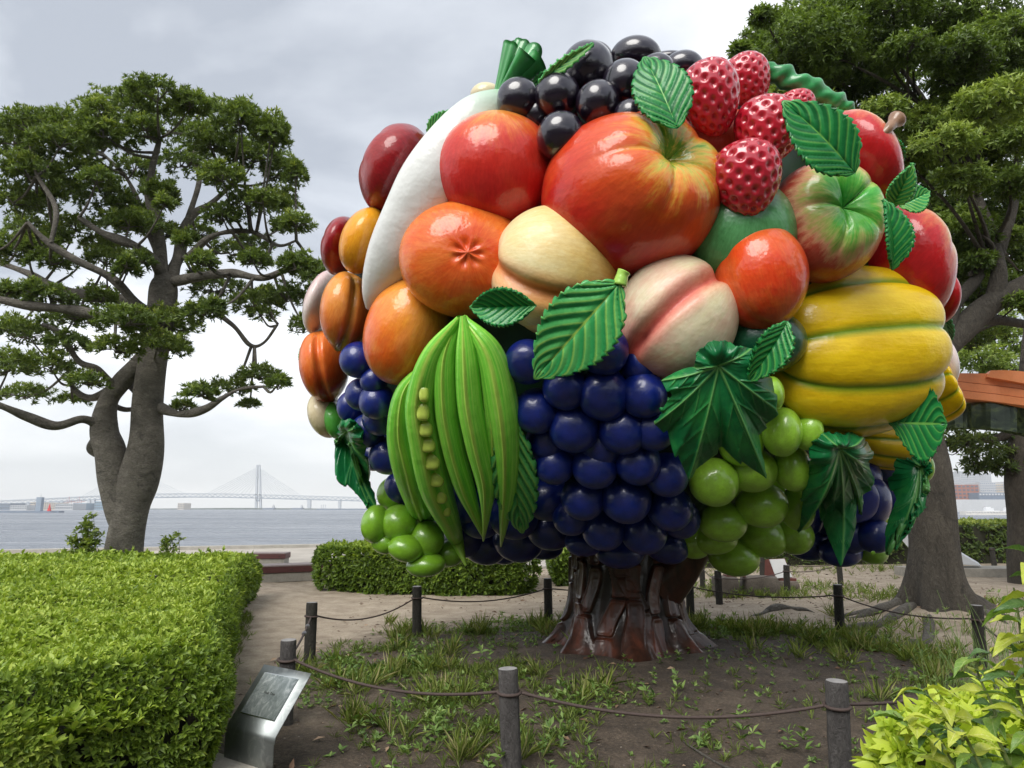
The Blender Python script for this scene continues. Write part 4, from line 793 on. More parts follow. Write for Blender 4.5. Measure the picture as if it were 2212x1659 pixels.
pads1 = [(340, 190, 85, 38), (240, 215, 75, 42), (440, 225, 75, 42), (520, 245, 60, 50), (150, 250, 70, 40), (60, 255, 70, 40), (585, 285, 45, 50), (30, 300, 60, 50), (130, 310, 75, 40), (230, 290, 80, 38), (340, 270, 75, 38), (450, 300, 70, 40), (550, 340, 70, 45), (610, 370, 45, 45),
         (60, 370, 75, 45), (180, 370, 70, 35), (390, 350, 55, 30), (480, 380, 60, 32), (600, 430, 55, 38), (30, 430, 60, 35), (230, 430, 75, 38), (140, 410, 50, 30), (350, 420, 40, 28), (540, 440, 60, 34), (640, 480, 42, 26), (165, 490, 60, 35), (60, 490, 50, 40), (280, 480, 55, 28), (360, 500, 34, 26), (430, 500, 40, 28), (500, 540, 45, 26), (20, 540, 55, 38), (110, 560, 50, 28), (230, 560, 55, 28), (300, 560, 35, 24), (440, 560, 30, 20),
         (640, 570, 45, 36), (680, 600, 35, 38), (560, 560, 30, 20), (470, 620, 70, 28), (550, 650, 60, 28), (620, 640, 50, 30), (660, 700, 30, 28), (30, 640, 45, 26), (110, 640, 55, 26), (215, 640, 60, 30), (160, 690, 70, 30), (280, 690, 75, 32), (370, 690, 65, 36), (440, 670, 45, 28), (340, 745, 70, 32), (250, 750, 55, 26), (60, 720, 70, 34), (20, 790, 60, 38), (110, 790, 60, 34), (190, 820, 45, 22), (60, 850, 60, 26), (150, 740, 50, 24),
         (560, 810, 52, 26), (500, 835, 52, 22), (430, 845, 40, 20), (395, 875, 28, 14), (600, 825, 24, 16), (160, 860, 30, 14), (540, 870, 22, 10), (385, 740, 24, 20)]
r_ = np.random.RandomState(21); PP = []; AA = []; TT = []; tw = MB()
allb = np.concatenate([q[2][:, :3] for q in lp+tp])
pads1 = [(p[0], p[1]+(24 if p[1] < 270 else 6), p[2], p[3]) for p in pads1]; _j = np.random.RandomState(8); pads1 = pads1+[(_j.uniform(40, 620), _j.uniform(300, 540), _j.uniform(30, 55), _j.uniform(22, 34)) for _ in range(12)]+[(p[0]+_j.uniform(-45, 45), p[1]+_j.uniform(-30, 30), p[2]*0.55, p[3]*0.8) for p in pads1 if p[1] < 730]
for (px, py, rx, ry) in pads1:
    rx *= 1.0; Yd = YT+r_.uniform(-1.5, 1.5); c_ = onY(px, py, Yd); R0 = np.array([rx, rx*0.9, ry*1.3])*Yd/1534
    n = int(34+rx*ry/16); d = nrm(r_.normal(size=(n, 3))); d[:, 2] = np.abs(d[:, 2])*1.0-0.5*r_.uniform(0, 1, n); rad_ = r_.uniform(0.55, 1.05, (n, 1)); P_ = c_+d*R0*rad_
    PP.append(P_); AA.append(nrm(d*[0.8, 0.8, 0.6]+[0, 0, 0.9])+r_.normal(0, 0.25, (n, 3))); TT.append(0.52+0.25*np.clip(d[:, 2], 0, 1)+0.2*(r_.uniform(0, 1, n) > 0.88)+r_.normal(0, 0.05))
    j = np.argmin(np.linalg.norm(allb-c_, axis=1)); b0 = allb[j]
    if np.linalg.norm(b0-c_) < 2.6:
        mid = (b0+c_)/2+[0, 0, -0.12]; tw.tube(spline([b0, mid, c_], 4), np.linspace(0.032, 0.012, 9), 6, False)
        for q_ in range(5):
            e_ = P_[r_.randint(len(P_))]; tw.tube(spline([c_-(0, 0, .05), (c_+e_)/2+r_.normal(0, .05, 3), e_], 3), np.linspace(0.014, 0.005, 7), 5, False)
tw.make('twigs', m_bark, T1, smooth=True, base=tb)['kind'] = 'stuff'
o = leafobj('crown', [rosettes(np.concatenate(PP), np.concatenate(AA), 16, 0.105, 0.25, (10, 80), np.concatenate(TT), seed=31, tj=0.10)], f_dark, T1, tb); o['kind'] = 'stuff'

# broad evergreen beyond the sculpture
YB = 11.3
b2 = np.array([onY(2030, 1300, 11.0)[0], 11.0, 0.1])
T2 = empty('evergreen_tree', b2, 'big evergreen with a thick grey-brown trunk flaring into surface roots beside the sculpture', 'tree')
parts2 = [limb([(2046, 1345, 112), (2038, 1318, 84), (2030, 1290, 66), (2024, 1250, 54), (2020, 1180, 46), (2012, 1090, 46), (2004, 1010, 44), (1985, 930, 42), (1970, 850, 40), (1965, 760, 38)], 11.0, 40, 8, 0.06, 5)]
V = parts2[0][0].reshape(-1, 40, 3); cT = V.mean(1, keepdims=True); fz = np.exp(-np.clip(V[..., 2:]-0.05, 0, 9)/0.45); V = cT+(V-cT)*(1+fz*(0.30*np.cos(np.arange(40)*2*PI/40*5+0.7)[None, :, None]+0.12)*[1, 1, 0]); parts2[0] = (V.reshape(-1, 3), parts2[0][1])
V, F = joinmesh(parts2); link('trunk', mesh('trunk', V-b2, F), T2, mat=m_bark2)
limbs2 = [[(1970, 850, 36), (2030, 760, 30), (2090, 700, 26), (2150, 650, 26), (2230, 610, 24), (2330, 560, 20)], [(1965, 770, 34), (1985, 640, 28, .5), (2020, 560, 22, .9), (2070, 540, 18, 1), (2130, 520, 14, 1.2)],
          [(1966, 760, 34), (1930, 600, 26, 1), (1880, 430, 18, 1.6), (1830, 300, 12, 2), (1790, 210, 8, 2.2)], [(2040, 740, 20), (2060, 660, 15), (2110, 600, 14), (2150, 520, 12)],
          [(2150, 650, 22), (2155, 560, 16), (2110, 430, 13, .4), (2080, 330, 9, .6), (2020, 250, 6, .8)], [(2030, 700, 16), (2075, 705, 14, .2), (2140, 690, 12, .4), (2212, 700, 10, .6)],
          [(2155, 560, 12, .2), (2190, 440, 10, .3), (2200, 330, 7, .4)], [(1880, 430, 14, 1.6), (1960, 330, 10, 1.8), (2040, 210, 7, 2), (2100, 120, 5, 2)]]
lb2 = []
for i, p in enumerate(limbs2):
    q = limb(p, 11.0, 14, 8, 0.16, i); lb2.append(q); link('branch', mesh('branch', q[0]-b2, q[1]), T2, mat=m_bark2)
for i, p in enumerate([[(1990, 1318, 16), (1930, 1330, 12, .1), (1860, 1345, 8, 0), (1790, 1340, 6, .1)], [(1975, 1335, 16), (1900, 1358, 12, -.6), (1820, 1366, 8, -.8), (1740, 1378, 6, -.8), (1690, 1376, 4, -.8)], [(2080, 1325, 18), (2130, 1345, 12, -.3), (2180, 1362, 8, -.6)],
                       [(1905, 1340, 8, .5), (1860, 1338, 9, .5), (1800, 1345, 5, .6)], [(1760, 1330, 7, 1.5), (1710, 1318, 9, 1.6), (1660, 1322, 8, 1.7), (1620, 1335, 5, 1.6)], [(1900, 1380, 8, -1.0), (1860, 1392, 9, -1.2), (1790, 1398, 6, -1.2), (1720, 1392, 4, -1.1)], [(2010, 1350, 14), (2000, 1385, 10, -.9), (1950, 1400, 8, -1.3), (1890, 1402, 5, -1.4)]]):
    Pw = np.array([(*onZ(a[0], a[1], 0.02), a[2]*10.8/1534) for a in p]); Pw[:, 2] = gz(Pw[:, 0], Pw[:, 1])+0.01; Pw = spline(Pw, 6); V, F = tube_vf(Pw[:, :3]+np.c_[0*Pw[:, 0], 0*Pw[:, 0], 0.02*np.sin(np.arange(len(Pw))*0.8)], np.maximum(Pw[:, 3]*0.95*np.clip(np.sin(np.linspace(0.55 if i in (0, 1, 2, 6) else 0.02, PI-0.02, len(Pw))), 0.05, 1), .004), 10, 0.3, i, 6)
    link('root', mesh('root', V-b2, F), T2, mat=m_bark)
def canopy(pads, branches, Y0, spreadY, mat, root, rb, seed, leafL=0.13, wd=0.28, n=11, dens=20.0, tb_=(0.38, 0.3), droop=0.1):
    r_ = np.random.RandomState(seed); PP = []; AA = []; TT = []; tw = MB()
    for (px, py, rx, ry, *ex) in pads:
        Yd = Y0+(ex[0] if ex else 0)+r_.uniform(-spreadY, spreadY); c_ = onY(px, py, Yd); R0 = np.array([rx, rx*0.9, ry])*Yd/1534
        m = int(30+rx*ry/dens); d = nrm(r_.normal(size=(m, 3))); d[:, 2] = d[:, 2]*0.8+0.15; P_ = c_+d*R0*r_.uniform(0.35, 1.08, (m, 1))**0.7
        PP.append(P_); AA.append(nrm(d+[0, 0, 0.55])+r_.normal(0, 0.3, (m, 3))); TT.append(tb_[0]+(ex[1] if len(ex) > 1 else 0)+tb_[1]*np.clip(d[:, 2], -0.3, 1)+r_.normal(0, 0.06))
        j = np.argmin(np.linalg.norm(branches-c_, axis=1)); b0 = branches[j]; tw.tube(spline([b0, (b0+c_)/2+r_.normal(0, .15, 3), c_], 4), np.linspace(0.04, 0.015, 9), 6, False)
        for q_ in range(7):
            e_ = P_[r_.randint(len(P_))]; tw.tube(spline([c_-(0, 0, .05), (c_+e_)/2+r_.normal(0, .1, 3), e_], 3), np.linspace(0.016, 0.005, 7), 5, False)
    tw.make('twigs', m_bark2, root, smooth=True, base=rb)['kind'] = 'stuff'
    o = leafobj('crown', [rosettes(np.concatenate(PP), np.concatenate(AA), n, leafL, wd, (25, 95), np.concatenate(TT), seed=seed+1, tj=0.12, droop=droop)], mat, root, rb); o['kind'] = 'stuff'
pads2 = [(1640, 150, 70, 45), (1690, 90, 80, 50), (1760, 50, 90, 50), (1650, 40, 30, 30), (1840, 30, 90, 50), (1930, 20, 90, 45), (2030, 30, 90, 50), (2130, 40, 90, 50), (2200, 80, 60, 60), (1730, 150, 80, 45), (1800, 120, 70, 45), (1880, 110, 80, 45), (1960, 110, 60, 40), (2070, 120, 80, 45), (2170, 150, 70, 45),
         (1800, 195, 60, 35), (1870, 180, 50, 30), (1910, 250, 60, 40, 0, .1), (1980, 280, 70, 45, -.5, .15), (2060, 250, 80, 50, -1, .2), (2150, 230, 90, 55, -1, .25), (2040, 320, 80, 40, -1, .2), (2130, 310, 90, 45, -1, .2), (2210, 290, 60, 60, -1, .2), (1960, 350, 60, 30, -.5, .1), (2080, 390, 60, 35, -.5), (1990, 400, 50, 35), (2180, 400, 60, 35), (2040, 460, 55, 35, 0, -.1), (2110, 480, 50, 30, 0, -.1), (2190, 480, 45, 40, 0, -.1),
         (2050, 540, 40, 30, .5, -.1), (2110, 570, 40, 30, .5, -.1), (2180, 550, 50, 30, .5, -.1), (2110, 640, 40, 22, 0, -.1), (2200, 650, 30, 20), (1745, 110, 60, 40, 1), (1600, 110, 26, 20), (1700, 190, 60, 30, .5), (1780, 240, 60, 40, 1, -.1), (1850, 270, 60, 40, 1, -.1), (1920, 400, 60, 60, 1.5, -.1), (2000, 470, 50, 50, 1.5, -.15)]
_j = np.random.RandomState(9); pads2 = pads2+[(p[0]+_j.uniform(-50, 50), p[1]+_j.uniform(-35, 35), p[2]*0.6, p[3]*0.7, 0.5+_j.uniform(-.5, 1.0), _j.uniform(-0.1, 0.15)) for p in pads2 if p[0] > 1660]+[(1750, 110, 130, 80, .5), (1950, 100, 150, 90, .5), (2130, 150, 130, 120, .5), (2060, 300, 140, 110, .5), (2150, 420, 120, 100, .5), (2060, 520, 90, 80, 1), (1900, 210, 90, 70, 1)]+[(2110, 130, 60, 40), (2190, 200, 50, 40), (2060, 180, 60, 35), (2000, 570, 50, 35, 1), (2150, 610, 50, 30, 1), (2205, 590, 40, 40, 1), (1990, 520, 50, 40, 1.5), (2060, 600, 40, 30, 1.5)]+[(1690, 230, 60, 40, 1.5, -.1), (1850, 330, 60, 40, 2, -.15), (2010, 620, 50, 40, 1.5, -.15), (2090, 730, 60, 30, 1.5, -.1)]
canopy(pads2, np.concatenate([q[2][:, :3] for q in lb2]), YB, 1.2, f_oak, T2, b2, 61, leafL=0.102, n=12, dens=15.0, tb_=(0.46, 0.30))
# trees farther back
def backtree(name, label, x, Y, tr, pads, mat, seed, bark=m_bark2, spread=1.0, leafL=0.13, dens=24., tb_=(0.35, 0.3), group='trees behind the sculpture', bl=None):
    rb = np.array([x, Y, 0.0]); T = empty(name, rb, label, 'tree', group); q = limb(tr, Y, 20, 8, 0.14, seed); link('trunk', mesh('trunk', q[0]-rb, q[1]), T, mat=bark); br = [q[2][:, :3]]
    for p in (bl or []): w_ = limb(p, Y, 10, 6, 0.2, seed); link('branch', mesh('branch', w_[0]-rb, w_[1]), T, mat=bark); br.append(w_[2][:, :3])
    canopy(pads, np.concatenate(br), Y, spread, mat, T, rb, seed, leafL=leafL, dens=dens, tb_=tb_); return T
xb = onY(2205, 1100, 16)[0]
backtree('evergreen_tree', 'tree with a straight reddish brown trunk and low hanging dark leaves near the water', xb, 16, [(2216, 1290, 30), (2208, 1120, 27), (2202, 1000, 25), (2206, 900, 16), (2214, 780, 10), (2225, 650, 6)],
         [(2080, 960, 70, 22), (2140, 985, 60, 24), (2175, 1010, 34, 20), (2120, 1010, 50, 18), (2050, 950, 60, 18), (2190, 950, 60, 26), (2100, 900, 90, 40), (2190, 860, 80, 50), (2060, 860, 60, 40)], f_dark, 71, spread=0.6, tb_=(0.40, 0.25), bl=[[(2195, 930, 12), (2140, 950, 8), (2070, 945, 4)]])
backtree('leafy_tree', 'paler green tree filling the gap under the evergreen branches', onY(2100, 1000, 21)[0], 21, [(2196, 1240, 7), (2190, 1000, 6), (2150, 800, 5), (2130, 650, 4)],
         [(2070, 560, 60, 50), (2120, 600, 60, 50), (2180, 600, 60, 50), (2080, 660, 60, 45), (2140, 700, 70, 45), (2190, 740, 50, 45), (2070, 750, 60, 45), (2120, 780, 60, 40), (2190, 800, 60, 40), (2040, 640, 40, 50), (2150, 500, 60, 50), (2060, 470, 50, 40), (2210, 520, 60, 50)], f_oak, 75, spread=1.2, leafL=0.17, dens=20, tb_=(0.62, 0.35))
# belt of park trees on the far side of the viewpoint, mirrored in the glossy fruit
r_ = np.random.RandomState(90); P_ = []
for i in range(26):
    a = math.radians(-160+i*5.6+r_.uniform(-2, 2)); R_ = r_.uniform(13, 18); c_ = np.array([R_*math.cos(a)*1.2, R_*math.sin(a)+2, r_.uniform(2.6, 5.0)]); d = nrm(r_.normal(size=(260, 3))); P_.append(c_+d*np.array([2.3, 2.3, r_.uniform(2.4, 3.4)])*r_.uniform(0.8, 1, (260, 1)))
P_ = np.concatenate(P_); P_ = P_[P_[:, 2] > 0.1]
pw = leafobj('park_woods', [rosettes(P_, r_.normal(size=P_.shape)+[0, 0, .5], 5, 0.5, 0.5, (20, 90), r_.uniform(0.1, 0.5, len(P_)), seed=91)], f_dark); tag(pw, kind='stuff')

# ================================================================== ROPE FENCE
m_post = barkmat('post_face', (0.05, 0.045, 0.042), (0.13, 0.118, 0.112), (0.25, 0.235, 0.225), (5, 5, 2.2))
m_postd = barkmat('dark_post_face', (0.022, 0.020, 0.016), (0.055, 0.050, 0.040), (0.10, 0.092, 0.075), (5, 5, 2.0))
m_top = plain('post_top', (0.26, 0.25, 0.245), 0.8, var=0.25, scale=20)
m_rope = plain('brown_rope', (0.060, 0.040, 0.034), 0.75, var=0.35, scale=60, bump=0.3, bdist=0.002)
def ropemesh(P, r_, n=12, strands=3, pitch=0.045, hi=True):
    P = np.asarray(P, float); T, A, B = frames(P); sl = np.concatenate([[0], np.cumsum(np.linalg.norm(np.diff(P, axis=0), axis=1))])
    ph = np.arange(n)*2*PI/n; mod = 1+(0.22*np.abs(np.cos(strands*0.5*(ph[None]-sl[:, None]*2*PI/pitch/strands*2)))-0.11 if hi else 0*ph[None]+0*sl[:, None])
    V = P[:, None]+(A[:, None]*np.cos(ph)[None, :, None]+B[:, None]*np.sin(ph)[None, :, None])*(r_*mod)[:, :, None]; return V.reshape(-1, 3), grid(len(P), n, False, True)
def post(x, y, label, mat=m_post, h=0.6, r0=0.058, ring=0.46, group='log-shaped posts of the rope fence', seed=0, hi=True, z0=None):
    z0 = float(gz(x, y)) if z0 is None else z0; root = empty('fence_post', (x, y, z0), label, 'post', group)
    root.rotation_euler = (0.03*math.sin(seed*1.7), 0.03*math.cos(seed*2.9), seed*0.7)
    n = 40 if hi else 16; k = 60 if hi else 14; zz = np.linspace(-0.15, h, k); ph = np.arange(n)*2*PI/n; Z_, P_ = np.meshgrid(zz, ph, indexing='ij')
    q = np.stack([np.cos(P_)*2, np.sin(P_)*2, Z_*9], -1).reshape(-1, 3); b_ = 0.035*lump(q*[1, 1, .4], 3.0, seed)+0.05*lump(q*[2.4, 2.4, .8], 4.0, seed+2)*(1 if hi else 0.3); Rr = r0*(1+b_.reshape(P_.shape))
    Rr[-1] *= 0.94; lean = 0.012*math.sin(seed*2.3); V = np.stack([Rr*np.cos(P_)+lean*Z_, Rr*np.sin(P_), Z_], -1).reshape(-1, 3); link('shaft', mesh('shaft', V, grid(k, n, False, True)), root, mat=mat)
    tp_ = np.vstack([[0, 0, h+0.004], V[-n:]+[0, 0, 0.001]]); link('top_face', mesh('top_face', tp_, [(0, 1+i, 1+(i+1) % n) for i in range(n)], False), root, mat=m_top)
    a = np.linspace(0, 2*PI*1.0, 40); V, F = ropemesh(np.c_[np.cos(a)*(r0+0.008), np.sin(a)*(r0+0.008), ring+0.004*np.sin(a)], 0.0095, 10, hi=hi); link('rope_ring', mesh('rope_ring', V, F), root, mat=m_rope)
    return np.array([x, y, z0+ring])
PO = [post(-1.69, 5.64, 'rough grey log-shaped post standing directly behind the steel plaque', seed=1),
      post(-2.11, 7.78, 'dark log-shaped post beside the big azalea hedge, its rope fitted with a metal coupling', m_postd, seed=2),
      post(-1.19, 9.28, 'dark log-shaped post on the edge of the weeds, before the round-ended hedge', m_postd, seed=3),
      post(0.5, 10.1, 'dark log-shaped post next to the sculpture trunk on its hedge side', m_postd, seed=4, hi=False),
      post(2.55, 10.55, 'dark log-shaped post next to the sculpture trunk on its evergreen side', m_postd, seed=5, hi=False),
      post(4.17, 9.43, 'dark log-shaped post standing alone among the surface roots of the evergreen', m_postd, seed=6, hi=False),
      post(4.82, 7.67, 'dark log-shaped post half hidden by the broom stems below the evergreen trunk', m_postd, seed=7),
      post(4.15, 5.75, 'log-shaped post behind the large-leaved plant', seed=8, hi=False),
      post(1.90, 4.44, 'pale grey log-shaped post rising beside the golden bush', seed=9, r0=0.062),
      post(0.0, 4.60, 'pale grey log-shaped post in bare soil midway between the plaque and the golden bush', seed=10, r0=0.060)]
def ropespan(a, b_, label, sag, seed=0, hi=True, group='ropes strung between the posts'):
    t_ = np.linspace(0, 1, 160 if hi else 40)[:, None]; d = nrm((b_-a)*[1, 1, 0])*0.062; P = (a+d)*(1-t_)+(b_-d)*t_; P[:, 2] -= (4*sag*t_*(1-t_))[:, 0]
    V, F = ropemesh(P, 0.0095 if hi else 0.0085, 12 if hi else 8, hi=hi, pitch=0.05); m0 = P[0]; o = link('rope', mesh('rope', V-m0, F), loc=m0, mat=m_rope); tag(o, label, 'rope', group); return o
ropespan(PO[0], PO[9], 'brown twisted rope hanging from the post behind the plaque to the next pale post', 0.10)
ropespan(PO[9], PO[8], 'brown twisted rope hanging between the two pale front posts', 0.10)
ropespan(PO[8], PO[7], 'brown twisted rope running behind the golden bush and large leaves', 0.09)
rc = ropespan(PO[0], PO[1], 'short rope joined by a metal coupling beside the big hedge', 0.04)
mC = plain('coupling_metal', (0.20, 0.19, 0.19), 0.45, 0.8, var=0.2)
for t_ in (0.62, 0.78):
    p = PO[0]*(1-t_)+PO[1]*t_-[0, 0, 0.16*t_*(1-t_)]; q = MB(); d = nrm(PO[1]-PO[0]); q.tube([p-d*0.05, p-d*0.02, p+d*0.02, p+d*0.05], [0.013, 0.022, 0.022, 0.013], 10); q.make('coupling', mC, rc, base=PO[0]+nrm((PO[1]-PO[0])*[1, 1, 0])*0.062, smooth=True)
ropespan(PO[1], PO[2], 'thin dark rope crossing the sandy path below the round-ended hedge', 0.13, hi=False)
ropespan(PO[2], PO[3], 'thin dark rope ending at the post beside the sculpture trunk', 0.10, hi=False)
ropespan(PO[3], PO[4], 'thin dark rope passing behind the sculpture trunk', 0.05, hi=False)
ropespan(PO[4], PO[5], 'thin dark rope stretched above the surface roots', 0.07, hi=False)
ropespan(PO[5], PO[6], 'thin dark rope sloping towards the post with broom stems', 0.08, hi=False)
ropespan(PO[6], PO[7], 'rope behind the broom stems', 0.08, hi=False)
G2 = 'posts of the second rope fence behind the sculpture'
Q = [post(3.49, 12.4, 'slim dark post in front of the pair of stone blocks', m_postd, 0.55, hi=False, seed=11, group=G2, ring=0.42), post(5.2, 13.9, 'slim dark post in tall weeds in front of the white-faced notice', m_postd, 0.52, hi=False, seed=12, group=G2, ring=0.40),
     post(6.9, 15.4, 'slim dark post below the hanging vine leaf, in tall grass', m_postd, 0.55, hi=False, seed=13, group=G2, ring=0.42), post(5.6, 16.4, 'slim dark post rising behind the white-faced notice', m_postd, 0.55, hi=False, seed=14, group=G2, ring=0.42),
     post(3.9, 15.0, 'slim dark post behind the stone blocks, close to the bark branch', m_postd, 0.55, hi=False, seed=15, group=G2, ring=0.42)]
post(13.6, 20.6, 'black stub post beside the dark clipped hedge, nearer the evergreen trunk', m_postd, 0.5, hi=False, seed=16, group=G2, r0=0.07, z0=0.0); post(14.0, 20.3, 'black stub post beside the dark clipped hedge, nearer the golden leaves', m_postd, 0.45, hi=False, seed=17, group=G2, r0=0.07, z0=0.0)
for a, b_, l in [(0, 1, 'thin rope in front of the stone blocks and the white-faced notice'), (1, 2, 'thin rope above the tall weeds by the white-faced notice'), (2, 3, 'thin rope behind the white-faced notice'), (3, 4, 'thin rope along the back, between the notice and the stone blocks'), (4, 0, 'thin rope passing the brown lectern and stone blocks')]: ropespan(Q[a], Q[b_], l, 0.06, hi=False, group='ropes of the second fence')

# ================================================================== PLAQUE
m_steel, t, b = newmat('brushed_steel'); s = NT(t); o = s.obj(); mp = s.n('ShaderNodeMapping'); mp.inputs['Scale'].default_value = (1, 60, 60); s.l(o, mp.inputs[0])
st = s.noise(mp.outputs[0], 4, 3, 0.6); sm = s.noise(o, 6, 6, 0.7, 1.5)
s.l(s.mix(s.mr(sm, 0.50, 0.68), (0.30, 0.325, 0.32), (0.48, 0.50, 0.49)), b.inputs['Base Color']); b.inputs['Metallic'].default_value = 0.92; b.inputs['Anisotropic'].default_value = 0.4
s.l(s.mr(s.m('ADD', s.m('MULTIPLY', st, 0.5), s.m('MULTIPLY', sm, 0.5)), 0.3, 0.7, 0.38, 0.58), b.inputs['Roughness']); s.bump(st, 0.08, 0.002, b)
pl = {k: np.array(v) for k, v in dict(tl=(-1.72, 5.06, 0.57), tr=(-1.33, 4.80, 0.57), bl=(-1.81, 4.80, 0.235), br=(-1.41, 4.53, 0.235), gl=(-1.80, 4.84, 0.0), gr_=(-1.40, 4.57, 0.0)).items()}
ux = nrm(pl['br']-pl['bl']); Wp = 0.47; uy = nrm((pl['tl']-pl['bl'])-ux*((pl['tl']-pl['bl'])@ux)); Hp = 0.425; un = np.cross(ux, uy)
PB = (pl['bl']+pl['br'])/2; PR = empty('plaque_stand', (PB[0], PB[1], 0.0), 'folded stainless steel title plaque leaning beside the azalea hedge', 'plaque')
o0 = pl['bl']; k_ = 8; m_ = []
prof = [o0+uy*Hp*(1-i/6) for i in range(6)]+[o0+uy*0.02-un*0.001, o0+uy*0.006-un*0.006+np.array([0, 0, -0.004]), o0-un*0.010+np.array([0, 0, -0.012])]+[o0+np.array([0.0, 0.006, -0.24*f]) for f in (0.12, 0.5, 1.0)]
V = np.array([[p, p+ux*Wp] for p in prof]).reshape(-1, 3); o = link('folded_sheet', mesh('folded_sheet', V-PB*[1, 1, 0], grid(len(prof), 2), False), PR, mat=m_steel); md = o.modifiers.new('solid', 'SOLIDIFY'); md.thickness = 0.006; md.offset = 0
m_plate, t, b = newmat('etched_plate'); s = NT(t); o = s.obj(); mp = s.n('ShaderNodeMapping'); mp.inputs['Scale'].default_value = (14, 14, 3.5); s.l(o, mp.inputs[0])
n_ = s.noise(mp.outputs[0], 1.3, 6, 0.75, 1.0); s.l(s.ramp(n_, [(0.38, (0.17, 0.20, 0.195)), (0.55, (0.30, 0.33, 0.32)), (0.72, (0.60, 0.62, 0.61))]), b.inputs['Base Color']); b.inputs['Metallic'].default_value = 0.6; b.inputs['Roughness'].default_value = 0.33
def quadbox(name, c, w_, h_, d_, mat, lift, par=PR):
    m_ = MB(); m_.box((0, 0, 0), (w_, h_, d_), R=np.stack([ux, uy, un], 1)); cc = o0+ux*Wp*c[0]+uy*Hp*c[1]+un*lift; V = np.vstack(m_.V)+cc; o = link(name, mesh(name, V-PB*[1, 1, 0], m_.F, False), par, mat=mat); return o
rim = quadbox('plate_rim', (0.48, 0.56), 0.335, 0.275, 0.006, plain('rim_metal', (0.6, 0.62, 0.61), 0.25, 1.0, var=0.1), 0.006); plo = quadbox('etched_plate', (0.48, 0.56), 0.325, 0.265, 0.006, m_plate, 0.0085)
m_ink = plain('etched_ink', (0.02, 0.025, 0.02), 0.6)
def text3(body, c, size, par):
    cu = bpy.data.curves.new('title_lettering', 'FONT'); cu.body = body; cu.size = size; cu.align_x = 'CENTER'; cu.align_y = 'CENTER'; cu.extrude = 0.0006; cu.materials.append(m_ink)
    tmp = bpy.data.objects.new('title_lettering', cu); me = bpy.data.meshes.new_from_object(tmp); bpy.data.objects.remove(tmp); o = bpy.data.objects.new('title_lettering', me); COL.objects.link(o); o.parent = par; cc = o0+ux*Wp*c[0]+uy*Hp*c[1]+un*0.0126-PB*[1, 1, 0]
    o.matrix_local = Matrix([(ux[i], uy[i], un[i], cc[i]) for i in range(3)]+[(0, 0, 0, 1)]); return o
text3('Fruit Tree', (0.47, 0.59), 0.026, PR)
m_ = MB(); m_.box((PB[0]-0.02, PB[1]+0.22, 0.10), (0.10, 0.10, 0.30), 0.0); m_.make('support_leg', m_steel, PR, base=PB*[1, 1, 0])
m_stone = plain('pale_stone', (0.36, 0.33, 0.28), 0.85, var=0.3, scale=9, bump=0.6, bdist=0.02)
m_ = MB(); m_.box((PB[0]-0.16, PB[1]-0.04, 0.015), (0.55, 0.34, 0.09), -0.6); ob = m_.make('stone_footing', m_stone, base=(PB[0]-.16, PB[1]-.04, 0), bevel=0.02); ob.location = (PB[0]-.16, PB[1]-.04, 0); tag(ob, 'pale stone slab under the steel plaque', 'stone')

# ================================================================== BENCHES
m_wood = plain('bench_timber', (0.085, 0.026, 0.024), 0.6, var=0.25, scale=8, stretch=(1, 1, 6)); m_woodt = plain('bench_timber_top', (0.27, 0.22, 0.21), 0.7, var=0.25, scale=10); m_bc = plain('bench_concrete', (0.30, 0.28, 0.24), 0.85, var=0.3, scale=8); m_bolt = plain('bolt_metal', (0.02, 0.015, 0.015), 0.5)
def bench(x, y, L_, W_, rz, label):
    rt = empty('timber_bench', (x, y, 0), label, 'bench', 'timber and concrete benches on the promenade', rz)
    m_ = MB(); m_.box((0, 0, 0.10), (L_-0.06, W_-0.06, 0.20)); m_.make('concrete_base', m_bc, rt, bevel=0.012)
    for sx, sy, l_, w_ in ((0, -W_/2+0.03, L_, 0.06), (0, W_/2-0.03, L_, 0.06), (-L_/2+0.03, 0, 0.06, W_-0.124), (L_/2-0.03, 0, 0.06, W_-0.124)):
        m_ = MB(); m_.box((sx, sy, 0.27), (l_, w_, 0.13)); m_.make('fascia_board', m_wood, rt, bevel=0.006)
    for i in range(5):
        m_ = MB(); m_.box((0, -W_/2+W_*(i+0.5)/5, 0.352), (L_, W_/5-0.012, 0.03)); m_.make('seat_plank', m_woodt, rt, bevel=0.004)
    for i in range(max(2, int(L_/0.55))):
        m_ = MB(); xx = -L_/2+0.16+i*(L_-0.32)/max(1, int(L_/0.55)-1); m_.tube([(xx, -W_/2-0.006, 0.27), (xx, -W_/2+0.01, 0.27)], 0.018, 10); m_.make('bolt', m_bolt, rt)
a = 0.46; cx, cy = -5.58+1.1*math.cos(a)-0.32*math.sin(a)*1, 15.86+1.1*math.sin(a)+0.32*math.cos(a)
bench(cx, cy, 2.2, 0.62, a, 'long dark red timber bench on a concrete plinth, partly behind the round-ended hedge')
bench(onY(583, 1210, 20.8)[0], 20.8, 1.0, 0.6, 0.05, 'short dark red timber bench nearer the water')

